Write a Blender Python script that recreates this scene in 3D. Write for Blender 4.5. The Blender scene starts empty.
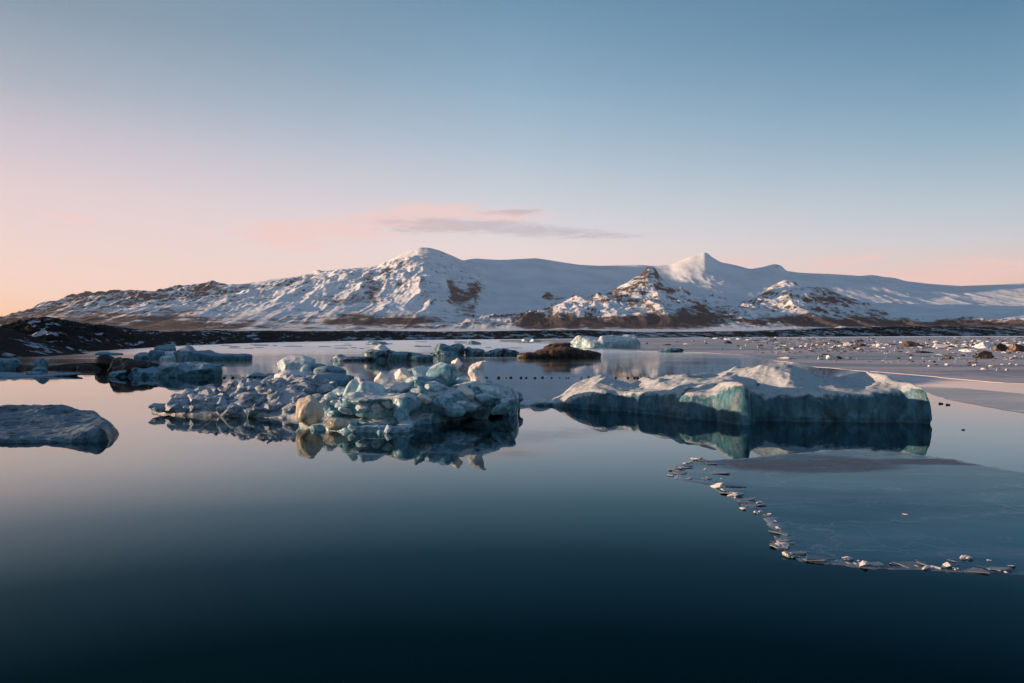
import bpy, math, random
import numpy as np
import openvdb as vdb

C = bpy.context.scene.collection
R = math.radians
F, HZ, CAMH = 796.0, 333.0, 4.0          # focal length in pixels, horizon row, eye height


def W(px, py):
    """water point seen at a pixel"""
    d = CAMH * F / (py - HZ)
    return ((px - 512) / F * d, d)


def P(px, py, d):
    return np.array([(px - 512) / F * d, d, CAMH - (py - HZ) / F * d])


def srgb(r, g, b):
    return tuple((c / 255 / 12.92 if c / 255 <= .04045 else ((c / 255 + .055) / 1.055) ** 2.4) for c in (r, g, b)) + (1,)


# ------------------------------------------------------------------ noise
_rs = np.random.RandomState(7)
_T = _rs.rand(64, 64, 64).astype('f')


def vnoise(x, y, z=0.0):
    x, y, z = np.broadcast_arrays(np.asarray(x, 'f'), np.asarray(y, 'f'), np.asarray(z, 'f'))
    out = None
    fx, fy, fz = np.floor(x), np.floor(y), np.floor(z)
    ix, iy, iz = fx.astype('i4') & 63, fy.astype('i4') & 63, fz.astype('i4') & 63
    ux, uy, uz = x - fx, y - fy, z - fz
    ux, uy, uz = [u * u * u * (u * (u * 6 - 15) + 10) for u in (ux, uy, uz)]
    jx, jy, jz = (ix + 1) & 63, (iy + 1) & 63, (iz + 1) & 63
    a = _T[ix, iy, iz] * (1 - ux) + _T[jx, iy, iz] * ux
    b = _T[ix, jy, iz] * (1 - ux) + _T[jx, jy, iz] * ux
    c = _T[ix, iy, jz] * (1 - ux) + _T[jx, iy, jz] * ux
    d = _T[ix, jy, jz] * (1 - ux) + _T[jx, jy, jz] * ux
    return (a * (1 - uy) + b * uy) * (1 - uz) + (c * (1 - uy) + d * uy) * uz - 0.5


def fbm(x, y, z=0.0, o=4, g=.5, ridged=False):
    s, a, n = 0.0, 1.0, 0.0
    for k in range(o):
        v = vnoise(x + 17.3 * k, y + 9.1 * k, z + 5.7 * k)
        if ridged:
            v = .5 - 2 * abs(v)
        s = s + a * v
        n += a
        a *= g
        x, y, z = x * 2.03, y * 2.03, z * 2.03
    return s / n * 2


def sstep(a, b, x):
    t = np.clip((x - a) / (b - a), 0, 1)
    return t * t * (3 - 2 * t)


def interp(x, pts):
    p = np.array(pts, float)
    return np.interp(x, p[:, 0], p[:, 1])


def smooth_interp(x, pts, w=4.0):
    return sum(interp(x + o * w, pts) for o in (-1, -.5, 0, .5, 1)) / 5


# ------------------------------------------------------------------ object helpers
def raw_mesh(name, v, f, smooth=True):
    v = np.ascontiguousarray(v, 'f')
    f = np.ascontiguousarray(f, 'i4')
    k = f.shape[1]
    me = bpy.data.meshes.new(name)
    me.vertices.add(len(v))
    me.vertices.foreach_set('co', v.ravel())
    me.loops.add(f.size)
    me.loops.foreach_set('vertex_index', f.ravel())
    me.polygons.add(len(f))
    me.polygons.foreach_set('loop_start', np.arange(0, f.size, k, dtype='i4'))
    me.polygons.foreach_set('loop_total', np.full(len(f), k, 'i4'))
    me.polygons.foreach_set('use_smooth', np.full(len(f), smooth))
    me.update(calc_edges=True)
    me.validate()
    return me


def link(name, me, mat=None, loc=(0, 0, 0), parent=None):
    o = bpy.data.objects.new(name, me)
    C.objects.link(o)
    o.location = loc
    if mat is not None and not me.materials:
        me.materials.append(mat)
    if parent:
        o.parent = parent
    return o


def tag(o, label=None, cat=None, group=None, kind=None):
    for k, v in (('label', label), ('category', cat), ('group', group), ('kind', kind)):
        if v:
            o[k] = v
    return o


def grid_mesh(name, X, Y, Z, attrs=None):
    n, m = X.shape
    v = np.stack([X, Y, Z], -1).reshape(-1, 3)
    i = np.arange(n * m).reshape(n, m)
    f = np.stack([i[:-1, :-1], i[:-1, 1:], i[1:, 1:], i[1:, :-1]], -1).reshape(-1, 4)
    me = raw_mesh(name, v, f)
    for k, a in (attrs or {}).items():
        at = me.attributes.new(k, 'FLOAT', 'POINT')
        at.data.foreach_set('value', np.ascontiguousarray(a, 'f').ravel())
    return me


def rotm(rz=0, rx=0, ry=0):
    cz, sz, cx, sx, cy, sy = math.cos(rz), math.sin(rz), math.cos(rx), math.sin(rx), math.cos(ry), math.sin(ry)
    return (np.array([[cz, -sz, 0], [sz, cz, 0], [0, 0, 1]]) @ np.array([[1, 0, 0], [0, cx, -sx], [0, sx, cx]])
            @ np.array([[cy, 0, sy], [0, 1, 0], [-sy, 0, cy]]))


def smin(a, b, k):
    if k <= 0:
        return np.minimum(a, b)
    h = np.clip(.5 + .5 * (b - a) / k, 0, 1)
    return b * (1 - h) + a * h - k * h * (1 - h)


def smax(a, b, k):
    return -smin(-a, -b, k)


class Field:
    """a signed distance field that is turned into one mesh"""

    def __init__(self, lo, hi, vox):
        self.lo, self.vox = np.array(lo, float), vox
        self.n = np.ceil((np.array(hi, float) - self.lo) / vox).astype(int) + 1
        self.ax = [(self.lo[i] + vox * np.arange(self.n[i])).astype('f') for i in range(3)]
        self.f = np.full(self.n, 2.0, 'f')

    def box(self, c, r):
        s = []
        for i in range(3):
            a = int(np.clip((c[i] - r[i] - self.lo[i]) / self.vox, 0, self.n[i]))
            b = int(np.clip((c[i] + r[i] - self.lo[i]) / self.vox + 2, 0, self.n[i]))
            if b <= a:
                return None, None
            s.append(slice(a, b))
        X, Y, Z = np.meshgrid(*[self.ax[i][s[i]] for i in range(3)], indexing='ij')
        return tuple(s), (X, Y, Z)

    def grid(self):
        return np.meshgrid(*self.ax, indexing='ij')

    def put(self, s, d, k, sub=False):
        self.f[s] = smax(self.f[s], -d, k) if sub else smin(self.f[s], d, k)

    def ell(self, c, r, rot=(0, 0, 0), k=.1, sub=False, down=False):
        m = max(r) + k + .15 + (1.5 if down else 0)
        s, g = self.box(c, (m, m, m))
        if s is None:
            return
        if down:
            zq = g[2] - c[2]
            g = (g[0], g[1], c[2] + np.where(zq < 0, zq * .25, zq))
        M = rotm(*rot).T
        p = [sum(M[i][j] * (g[j] - c[j]) for j in range(3)) for i in range(3)]
        k0 = np.sqrt(sum((p[i] / r[i]) ** 2 for i in range(3))) + 1e-6
        k1 = np.sqrt(sum((p[i] / r[i] ** 2) ** 2 for i in range(3))) + 1e-6
        self.put(s, k0 * (k0 - 1) / k1, k, sub)

    def chunk(self, c, r, seed, rot=(0, 0, 0), k=.08, n=13, edge=.16, jit=.22, sub=False, down=False):
        """a block of broken ice: the space between random planes, its edges worn round"""
        rs = np.random.RandomState(seed)
        m = max(r) * 1.45 + k + (1.5 if down else 0)
        s, g = self.box(c, (m, m, m))
        if s is None:
            return
        if down:
            zq = g[2] - c[2]
            g = (g[0], g[1], c[2] + np.where(zq < 0, zq * .25, zq))
        M = rotm(*rot).T
        p = [sum(M[i][j] * (g[j] - c[j]) for j in range(3)) / r[i] for i in range(3)]
        d = None
        for i in range(n):
            v = np.array([1 - 2 * (i + .5) / n, 0, 0])
            ph = i * 2.39996 + rs.uniform(-.5, .5)
            q = math.sqrt(1 - v[0] ** 2)
            v = np.array([q * math.cos(ph), q * math.sin(ph), v[0]]) + rs.normal(0, .16, 3)
            v /= np.linalg.norm(v)
            e = v[0] * p[0] + v[1] * p[1] + v[2] * p[2] - (1 - jit * rs.rand())
            d = e if d is None else smax(d, e, edge)
        self.put(s, d * min(r), k, sub)

    def rough(self, amp, freq, o=3, zs=1.0, seed=0, ridged=False):
        band = np.abs(self.f) < max(.25, amp * 3)
        i = np.nonzero(band)
        x, y, z = self.ax[0][i[0]], self.ax[1][i[1]], self.ax[2][i[2]]
        self.f[i] += amp * fbm(x * freq + seed * 3.7, y * freq + seed, z * freq * zs, o, ridged=ridged)

    def mesh(self, name, origin):
        f = np.clip(self.f, -1, 1)
        for a in range(3):
            sl = [slice(None)] * 3
            for e in (0, -1):
                sl[a] = e
                f[tuple(sl)] = np.maximum(f[tuple(sl)], self.vox * .5)
        g = vdb.FloatGrid(1.0)
        g.copyFromArray(f)
        v, q = g.convertToQuads(0.0)
        v = v * self.vox + self.lo - np.array(origin)
        return raw_mesh(name, v, q[:, ::-1])


def poly_sd(x, y, poly):
    """signed distance to a polygon on 2D arrays"""
    p = np.array(poly, float)
    d = np.full(x.shape, 1e9)
    s = np.ones(x.shape)
    for i in range(len(p)):
        a, b = p[i], p[i - 1]
        ex, ey = b - a
        wx, wy = x - a[0], y - a[1]
        t = np.clip((wx * ex + wy * ey) / (ex * ex + ey * ey), 0, 1)
        d = np.minimum(d, (wx - ex * t) ** 2 + (wy - ey * t) ** 2)
        c1, c2, c3 = y >= a[1], y < b[1], ex * wy > ey * wx
        s = np.where((c1 & c2 & c3) | (~c1 & ~c2 & ~c3), -s, s)
    return s * np.sqrt(d)


# ------------------------------------------------------------------ node helpers
class NT:
    def __init__(self, name):
        self.m = bpy.data.materials.new(name)
        self.m.use_nodes = True
        self.t = self.m.node_tree
        self.t.nodes.clear()
        self.out = self.t.nodes.new('ShaderNodeOutputMaterial')

    def n(self, typ, _in=None, **props):
        return node(self.t, typ, _in, **props)


def node(t, typ, _in=None, **props):
    nd = t.nodes.new('ShaderNode' + typ)
    for k, v in props.items():
        setattr(nd, k, v)
    for k, v in (_in or {}).items():
        s = nd.inputs[k]
        if isinstance(v, bpy.types.NodeSocket):
            t.links.new(v, s)
        else:
            s.default_value = v
    return nd


def ramp(t, fac, stops, interp_='LINEAR'):
    nd = t.nodes.new('ShaderNodeValToRGB')
    nd.color_ramp.interpolation = interp_
    e = nd.color_ramp.elements
    while len(e) < len(stops):
        e.new(.5)
    for el, (p, c) in zip(e, stops):
        el.position = p
        el.color = c if len(c) == 4 else tuple(c) + (1,)
    if fac is not None:
        t.links.new(fac, nd.inputs[0])
    return nd.outputs[0]


def mathn(t, op, a, b=None, clamp=False):
    nd = t.nodes.new('ShaderNodeMath')
    nd.operation = op
    nd.use_clamp = clamp
    for i, v in enumerate((a, b)):
        if v is None:
            continue
        if isinstance(v, bpy.types.NodeSocket):
            t.links.new(v, nd.inputs[i])
        else:
            nd.inputs[i].default_value = v
    return nd.outputs[0]


def mixc(t, f, a, b, mode='MIX'):
    nd = t.nodes.new('ShaderNodeMix')
    nd.data_type = 'RGBA'
    nd.blend_type = mode
    for i, v in ((0, f), (6, a), (7, b)):
        if isinstance(v, bpy.types.NodeSocket):
            t.links.new(v, nd.inputs[i])
        else:
            nd.inputs[i].default_value = v
    return nd.outputs[2]


def mrange(t, v, a, b, c=0., d=1., smooth=True):
    nd = t.nodes.new('ShaderNodeMapRange')
    nd.interpolation_type = 'SMOOTHSTEP' if smooth else 'LINEAR'
    t.links.new(v, nd.inputs[0])
    for i, x in enumerate((a, b, c, d)):
        nd.inputs[i + 1].default_value = x
    return nd.outputs[0]


def noise(t, vec, scale, detail=4, rough=.55, dist=0.0):
    return node(t, 'TexNoise', {'Vector': vec, 'Scale': scale, 'Detail': detail, 'Roughness': rough, 'Distortion': dist}).outputs[0]


# ------------------------------------------------------------------ camera, light, sky
SUN_AZ, SUN_EL = -87.0, 5.4      # azimuth from the view direction, minus = left
cam = bpy.data.cameras.new('camera')
cam.sensor_width = 36
cam.lens = 36 * F / 1024
cam.shift_y = -(341.5 - HZ) / 1024
cam.clip_start, cam.clip_end = .1, 60000
co = bpy.data.objects.new('camera', cam)
C.objects.link(co)
co.location = (0, 0, CAMH)
co.rotation_euler = (R(90), 0, 0)
sc = bpy.context.scene
sc.camera = co
sc.view_settings.view_transform = 'Standard'
sc.view_settings.look = 'None'
sc.view_settings.exposure = 1.0
sc.view_settings.gamma = 1

sdir = np.array([math.sin(R(SUN_AZ)) * math.cos(R(SUN_EL)), math.cos(R(SUN_AZ)) * math.cos(R(SUN_EL)), math.sin(R(SUN_EL))])
sl = bpy.data.lights.new('sun', 'SUN')
sl.energy = 5.0
sl.angle = R(.5)
sl.color = (1, .60, .38)
so = bpy.data.objects.new('sun', sl)
C.objects.link(so)
from mathutils import Vector
so.rotation_euler = Vector(sdir).to_track_quat('Z', 'Y').to_euler()

w = bpy.data.worlds.new('World')
sc.world = w
w.use_nodes = True
t = w.node_tree
t.nodes.clear()
tc = node(t, 'TexCoord').outputs['Generated']
sep = node(t, 'SeparateXYZ', {0: tc})
sx, sy, sz = sep.outputs
hl = mathn(t, 'SQRT', mathn(t, 'ADD', mathn(t, 'MULTIPLY', sx, sx), mathn(t, 'ADD', mathn(t, 'MULTIPLY', sy, sy), 1e-6)))
ca = mathn(t, 'DIVIDE', mathn(t, 'ADD', mathn(t, 'MULTIPLY', sx, math.sin(R(SUN_AZ))), mathn(t, 'MULTIPLY', sy, math.cos(R(SUN_AZ)))), hl)
el = mathn(t, 'ARCSINE', sz)
fe = mathn(t, 'DIVIDE', el, R(90))


def E(y, dx):
    return math.degrees(math.atan((HZ - y) / math.hypot(F, dx))) / 90


def col_stops(dx, rows, zen):
    s = [(E(y, dx), srgb(*c)) for y, c in rows]
    s.sort(key=lambda q: q[0])
    s = [(max(p, 0), c) for p, c in s]
    return s + [(.5, srgb(*zen[0])), (1, srgb(*zen[1]))]


left = ramp(t, fe, col_stops(-480, [(325, (248, 190, 140)), (310, (245, 200, 172)), (290, (240, 207, 194)), (250, (232, 208, 205)), (190, (221, 203, 208)), (130, (196, 190, 202)), (80, (165, 174, 188)), (0, (130, 151, 169))], [(78, 108, 140), (55, 85, 120)]))
mid = ramp(t, fe, col_stops(0, [(330, (240, 205, 190)), (280, (234, 212, 207)), (250, (229, 215, 215)), (225, (215, 212, 218)), (190, (195, 203, 213)), (140, (166, 187, 205)), (80, (135, 168, 192)), (0, (104, 144, 172))], [(58, 96, 130), (45, 78, 115)]))
right = ramp(t, fe, col_stops(480, [(330, (238, 190, 172)), (285, (235, 196, 184)), (262, (222, 202, 200)), (235, (201, 203, 209)), (200, (180, 195, 206)), (140, (143, 174, 194)), (80, (114, 154, 180)), (0, (86, 130, 161))], [(50, 88, 124), (42, 74, 112)]))
anti = ramp(t, fe, [(0, srgb(150, 150, 175)), (.06, srgb(175, 160, 180)), (.14, srgb(125, 150, 180)), (.3, srgb(72, 112, 148)), (1, srgb(42, 72, 110))])
glow = ramp(t, fe, [(0, srgb(255, 196, 128)), (.05, srgb(255, 214, 170)), (.13, srgb(226, 204, 202)), (.22, srgb(136, 153, 170)), (.4, srgb(95, 122, 150)), (1, srgb(55, 85, 120))])
g1 = mixc(t, mrange(t, ca, -1, -.47, smooth=False), anti, right)
g2 = mixc(t, mrange(t, ca, -.47, .052, smooth=False), g1, mid)
g3 = mixc(t, mrange(t, ca, .052, .56, smooth=False), g2, left)
g4 = mixc(t, mrange(t, ca, .56, 1, smooth=False), g3, glow)
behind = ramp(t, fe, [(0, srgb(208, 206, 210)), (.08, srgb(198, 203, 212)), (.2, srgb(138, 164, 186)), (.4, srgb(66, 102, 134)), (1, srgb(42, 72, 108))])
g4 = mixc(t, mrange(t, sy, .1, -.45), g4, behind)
# thin evening clouds: long flat wisps low over the mountains, and a bank low on the right
azn = node(t, 'Math', {0: sx, 1: sy}, operation='ARCTAN2').outputs[0]
cv = node(t, 'CombineXYZ', {0: azn, 1: mathn(t, 'MULTIPLY', el, 5.5), 2: 0.0}).outputs[0]
cn = noise(t, cv, 30, 9, .7, .8)
cn2 = noise(t, cv, 5.0, 3, .5, .2)


def blob(x0, y0, wx, wy, tilt=0.0):
    """soft cloud-shaped patch of the sky round a direction"""
    a0, e0 = math.atan((x0 - 512) / F), math.atan((HZ - y0) / math.hypot(F, x0 - 512))
    da = mathn(t, 'SUBTRACT', azn, a0)
    de = mathn(t, 'SUBTRACT', mathn(t, 'SUBTRACT', el, e0), mathn(t, 'MULTIPLY', da, tilt))
    q = mathn(t, 'ADD', mathn(t, 'POWER', mathn(t, 'ABSOLUTE', mathn(t, 'DIVIDE', da, wx / F)), 2), mathn(t, 'POWER', mathn(t, 'ABSOLUTE', mathn(t, 'DIVIDE', de, wy / F)), 2))
    return mathn(t, 'EXPONENT', mathn(t, 'MULTIPLY', q, -1))


def clouds(blobs, thr):
    s = None
    for b in blobs:
        s = blob(*b) if s is None else mathn(t, 'MAXIMUM', s, blob(*b))
    v = mathn(t, 'ADD', s, mathn(t, 'MULTIPLY', mathn(t, 'SUBTRACT', mathn(t, 'ADD', mathn(t, 'MULTIPLY', cn, .7), mathn(t, 'MULTIPLY', cn2, .5)), .6), 3.2))
    return mathn(t, 'MULTIPLY', mrange(t, v, thr, thr + .85), mrange(t, s, .03, .45))


warm = clouds([(285, 236, 42, 13, -.08), (340, 230, 70, 10, -.03), (400, 222, 70, 11, -.08), (440, 211, 75, 10, -.08), (500, 214, 55, 8, 0), (68, 217, 26, 3, -.12), (985, 273, 90, 10, .05), (920, 281, 70, 7, 0), (850, 260, 45, 5, .1), (1000, 263, 50, 5, -.1), (730, 262, 30, 3, 0)], .14)
grey = clouds([(470, 226, 80, 7, -.03), (540, 231, 70, 7, -.05), (605, 236, 45, 4, -.02), (420, 229, 40, 5, 0), (515, 212, 36, 4, 0)], .16)
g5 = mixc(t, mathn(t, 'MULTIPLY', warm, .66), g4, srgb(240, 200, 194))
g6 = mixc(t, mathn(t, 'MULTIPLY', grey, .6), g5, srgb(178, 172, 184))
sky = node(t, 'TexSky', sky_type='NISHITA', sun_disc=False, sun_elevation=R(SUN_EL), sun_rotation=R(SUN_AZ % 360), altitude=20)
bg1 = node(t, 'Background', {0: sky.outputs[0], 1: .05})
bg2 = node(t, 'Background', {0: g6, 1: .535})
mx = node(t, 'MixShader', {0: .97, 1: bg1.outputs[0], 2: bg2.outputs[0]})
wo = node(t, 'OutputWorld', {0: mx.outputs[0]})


# ------------------------------------------------------------------ materials
def principled(b, **kw):
    nm = {'color': 'Base Color', 'rough': 'Roughness', 'ior': 'IOR', 'spec': 'Specular IOR Level', 'normal': 'Normal', 'sss': 'Subsurface Weight', 'sssr': 'Subsurface Radius', 'ssss': 'Subsurface Scale'}
    p = b.n('BsdfPrincipled', {nm[k]: v for k, v in kw.items()})
    b.t.links.new(p.outputs[0], b.out.inputs[0])
    return p


def ice_material(name, snow=(.80, .82, .86), ice=(.10, .30, .38), deep=(.03, .12, .17), dirt=(.035, .032, .03), dirty=0.0, snowy=.45, scale=1.0, frost=.4, rough=.35, vz=.22, sss=0.0):
    b = NT(name)
    t = b.t
    geo = b.n('NewGeometry')
    pos = b.n('TexCoord').outputs['Object']
    nz = b.n('SeparateXYZ', {0: geo.outputs['Normal']}).outputs[2]
    n1 = noise(t, pos, 1.1 * scale, 6, .6, .4)
    n2 = noise(t, pos, 5.0 * scale, 5, .65, .3)
    n3 = noise(t, pos, 22 * scale, 3, .6)
    st = noise(t, node(t, 'Mapping', {0: pos, 'Scale': (1, 1, vz)}).outputs[0], 2.6 * scale, 5, .6, .5)
    body = ramp(t, st, [(.33, deep), (.5, ice), (.68, tuple(min(1, c * 1.55 + .03) for c in ice))])
    frosty = mrange(t, n2, .42, .66, 0, frost)
    body = mixc(t, frosty, body, tuple(c * .8 for c in snow) + (1,))
    s = mathn(t, 'ADD', nz, mathn(t, 'ADD', mathn(t, 'MULTIPLY', mathn(t, 'SUBTRACT', n1, .5), 1.1), mathn(t, 'MULTIPLY', mathn(t, 'SUBTRACT', n2, .5), .8)))
    sm = mrange(t, s, snowy - .14, snowy + .2)
    colr = mixc(t, sm, body, ramp(t, n3, [(.3, tuple(c * .82 for c in snow)), (.6, snow)]))
    if dirty:
        dn = noise(t, pos, .9 * scale, 6, .7, .6)
        dm = mrange(t, dn, 1 - dirty - .08, 1 - dirty + .06)
        colr = mixc(t, dm, colr, dirt + (1,))
    bump = b.n('Bump', {'Strength': .55, 'Distance': .05 / scale, 'Height': mathn(t, 'ADD', n2, mathn(t, 'MULTIPLY', n3, .5))})
    rr = mathn(t, 'ADD', mathn(t, 'MULTIPLY', sm, .4), rough)
    principled(b, color=colr, rough=rr, normal=bump.outputs[0], ior=1.31, sss=sss, sssr=(.25, .5, .6), ssss=.25)
    return b.m


M = {}
M['berg'] = ice_material('wall_ice', snow=(.46, .54, .57), ice=(.03, .12, .165), deep=(.012, .06, .085), snowy=.6, frost=.04, vz=.5, dirty=.36, dirt=(.018, .035, .045))
M['cluster'] = ice_material('broken_ice', snow=(.52, .61, .65), ice=(.09, .25, .32), deep=(.025, .10, .145), snowy=.76, frost=.36, rough=.2, vz=.6, sss=.12)
M['rubble'] = ice_material('rubble_ice', ice=(.14, .24, .31), deep=(.05, .10, .14), snow=(.42, .48, .54), snowy=.6, frost=.45, dirty=.4, dirt=(.05, .065, .08))
M['white'] = ice_material('white_ice', sss=.2, snow=(.68, .75, .77), ice=(.27, .45, .51), deep=(.11, .28, .35), snowy=.62, frost=.5)
M['amber'] = ice_material('amber_ice', sss=.2, snow=(.60, .56, .46), ice=(.32, .32, .26), deep=(.11, .14, .13), snowy=.6, frost=.35)
M['blue'] = ice_material('blue_ice', snow=(.22, .36, .45), ice=(.04, .15, .21), deep=(.012, .05, .075), snowy=.6, frost=.25, vz=.6)
M['blue_dirty'] = ice_material('dirty_blue_ice', snow=(.22, .36, .43), ice=(.04, .14, .19), deep=(.012, .05, .07), snowy=.55, frost=.2, dirty=.44, dirt=(.016, .016, .018))
M['slab'] = ice_material('grey_slab_ice', snow=(.14, .23, .30), ice=(.03, .09, .125), deep=(.012, .045, .065), snowy=.62, frost=.2, dirty=.42, dirt=(.025, .04, .05), rough=.22)
M['dirt'] = ice_material('debris_covered_ice', snow=(.035, .033, .032), ice=(.02, .019, .018), deep=(.015, .015, .016), snowy=.7, frost=.08)
M['gold'] = ice_material('debris_ice_lit_crest', snow=(.13, .085, .045), ice=(.018, .016, .015), deep=(.008, .008, .009), snowy=.75, frost=.06)  # black debris ice; ochre on upward faces paints in the sunlit crest
M['pale'] = ice_material('pale_ice', sss=.15, snow=(.80, .76, .70), ice=(.58, .60, .58), deep=(.36, .46, .49), snowy=.4, frost=.5)  # cream tint puts low sunlight into the colour of the pinnacle and lit chunks
M['spur'] = ice_material('spur_ice', sss=.2, snow=(.66, .66, .62), ice=(.16, .26, .29), deep=(.05, .13, .17), snowy=.2, frost=.3, vz=.5)
M['chunk'] = ice_material('chunk_ice', snow=(.74, .74, .76), ice=(.25, .36, .42), deep=(.1, .2, .26), snowy=.35, frost=.5)
M['brown'] = ice_material('brown_debris_ice', snow=(.20, .15, .11), ice=(.05, .038, .028), deep=(.015, .013, .012), snowy=.6, frost=.12)


def water_material():
    b = NT('lagoon_water')
    t = b.t
    pos = b.n('TexCoord').outputs['Object']
    m1 = node(t, 'Mapping', {0: pos, 'Scale': (.55, 1, 1)}).outputs[0]
    n1 = noise(t, m1, .9, 3, .5, .3)
    n2 = noise(t, node(t, 'Mapping', {0: pos, 'Scale': (.25, 1, 1)}).outputs[0], .12, 3, .5, .6)
    h = mathn(t, 'MULTIPLY', n1, mrange(t, n2, .35, .65, .15, 1.0))
    bump = b.n('Bump', {'Strength': 1.0, 'Distance': .003, 'Height': h})
    px = b.n('SeparateXYZ', {0: pos}).outputs
    film = mathn(t, 'ADD', px[0], mathn(t, 'MULTIPLY', mathn(t, 'SUBTRACT', n2, .5), 14))
    film = mrange(t, film, -22, 0, 1, 0)
    geo = b.n('NewGeometry')
    face = node(t, 'VectorMath', {0: geo.outputs['Incoming'], 1: geo.outputs['Normal']}, operation='DOT_PRODUCT').outputs['Value']
    face = mathn(t, 'ABSOLUTE', face)
    # how much the cold clear water mirrors at each angle, and where a skin of new ice lies on it
    clear = ramp(t, face, [(0, (1, 1, 1)), (.03, (.8, .82, .83)), (.075, (.60, .64, .66)), (.1426, (.34, .41, .45)), (.206, (.115, .185, .215)), (.2656, (.032, .068, .088)), (.35, (.005, .022, .027)), (.5, (.001, .006, .008)), (1, (.0005, .003, .004))])
    skin = ramp(t, face, [(0, (1, 1, 1)), (.03, (.82, .82, .82)), (.075, (.66, .65, .63)), (.1426, (.52, .54, .50)), (.206, (.25, .28, .28)), (.2656, (.08, .105, .115)), (.35, (.012, .028, .036)), (.5, (.003, .008, .01)), (1, (.001, .003, .004))])
    rough = mathn(t, 'ADD', mrange(t, n2, .45, .7, .012, .05), mrange(t, px[1], 42, 260, 0, .26))
    gl = b.n('BsdfGlossy', {'Color': mixc(t, film, clear, skin), 'Roughness': rough, 'Normal': bump.outputs[0]})
    df = b.n('BsdfDiffuse', {'Color': (.0006, .005, .0075, 1)})
    ad = b.n('AddShader', {0: gl.outputs[0], 1: df.outputs[0]})
    t.links.new(ad.outputs[0], b.out.inputs[0])
    return b.m


M['water'] = water_material()


def snow_rock(name, rock=(.034, .034, .040), rock2=(.085, .078, .084), snow=(.80, .90, .94), scale=.002, attr='rock', lo=.24, hi=.72, bd=.006, na=1.9):
    b = NT(name)
    t = b.t
    pos = b.n('TexCoord').outputs['Object']
    a = b.n('Attribute', attribute_name=attr).outputs['Fac']
    n1 = noise(t, pos, scale * 3, 8, .68, .3)
    n2 = noise(t, pos, scale, 5, .55)
    v = mathn(t, 'ADD', a, mathn(t, 'MULTIPLY', mathn(t, 'SUBTRACT', n1, .5), na))
    msk = mrange(t, v, lo, hi)
    rc = ramp(t, n1, [(.35, rock), (.65, rock2)])
    sn = ramp(t, n2, [(.35, tuple(c * .86 for c in snow)), (.6, snow)])
    colr = mixc(t, msk, sn, rc)
    bump = b.n('Bump', {'Strength': .6, 'Distance': bd / scale, 'Height': n1})
    principled(b, color=colr, rough=.9, spec=.1, normal=bump.outputs[0])
    return b.m


# ------------------------------------------------------------------ the setting
a = np.linspace(0, 2 * np.pi, 97)[:-1]
ring = np.stack([np.cos(a) * 1500, np.sin(a) * 1500 + 0, 0 * a], 1)
me = bpy.data.meshes.new('water')
me.from_pydata([tuple(p) for p in ring], [], [tuple(range(96))])
tag(link('water', me, M['water']), 'calm dark lagoon water mirroring the sky and ice', 'water', kind='structure')
bed = bpy.data.meshes.new('ground')
bed.from_pydata([(s * 15500, u * 15500 + 6000, -6) for s, u in ((-1, -1), (1, -1), (1, 1), (-1, 1))], [], [(0, 1, 2, 3)])
gm = NT('ground_gravel')
principled(gm, color=ramp(gm.t, noise(gm.t, gm.n('TexCoord').outputs['Object'], .05, 5), [(.3, (.03, .028, .026)), (.7, (.08, .07, .065))]), rough=.9)
tag(link('ground', bed, gm.m), 'dark gravel ground under the lagoon and beyond', 'ground', kind='structure')

# --- mountain range, built on rows of equal depth from 3 to 17 km
SKY = [(-300, 336), (-60, 334), (-10, 331), (5, 328), (15, 322), (25, 317), (35, 311), (50, 306), (60, 302), (70, 299), (90, 297), (100, 294), (130, 293), (160, 292), (190, 290), (216, 288), (221, 287), (226, 289), (240, 286), (270, 280), (290, 278), (312, 273), (318, 270), (323, 272), (340, 270), (365, 269), (380, 265), (395, 258), (408, 252), (420, 248), (428, 248), (440, 251), (452, 256), (463, 261), (475, 259), (500, 260), (520, 259), (535, 258), (560, 262), (580, 265), (600, 266), (640, 265), (655, 266), (670, 265), (690, 257), (700, 254), (706, 252), (712, 257), (720, 262), (735, 265), (750, 269), (757, 268), (763, 267), (775, 264), (782, 266), (786, 271), (800, 273), (830, 274), (860, 276), (872, 275), (885, 277), (895, 278), (905, 281), (930, 284), (960, 286), (990, 285), (1024, 283), (1150, 286), (1350, 300), (1500, 330)]
SPUR = [(505, 334), (516, 327), (525, 315), (535, 306), (543, 296), (548, 293), (554, 297), (565, 299), (590, 301), (605, 296), (618, 288), (630, 282), (640, 276), (648, 267), (656, 269), (660, 279), (668, 286), (685, 291), (705, 296), (730, 304), (760, 315), (800, 330)]
SPUR2 = [(690, 330), (705, 314), (722, 307), (745, 303), (760, 295), (772, 286), (784, 280), (794, 281), (800, 287), (812, 288), (826, 287), (838, 294), (855, 301), (872, 309), (886, 316), (898, 323), (912, 331)]
BASEROW = 329.0
u = np.linspace(-260, 1330, 1500)
D = np.concatenate([np.linspace(1250, 6000, 60)[:-1], np.linspace(6000, 12500, 330), np.linspace(12600, 17000, 24)])
U, DD = np.meshgrid(u, D, indexing='xy')
X, Y = (U - 512) / F * DD, DD
rid = fbm(X / 1500, Y / 1500, 3.3, 6, .5, ridged=True)
fine = fbm(X / 330, Y / 330, 1.7, 5, .55, ridged=True)
wob = 500 * fbm(X / 2600, Y / 2600, 8.1, 3)


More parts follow.
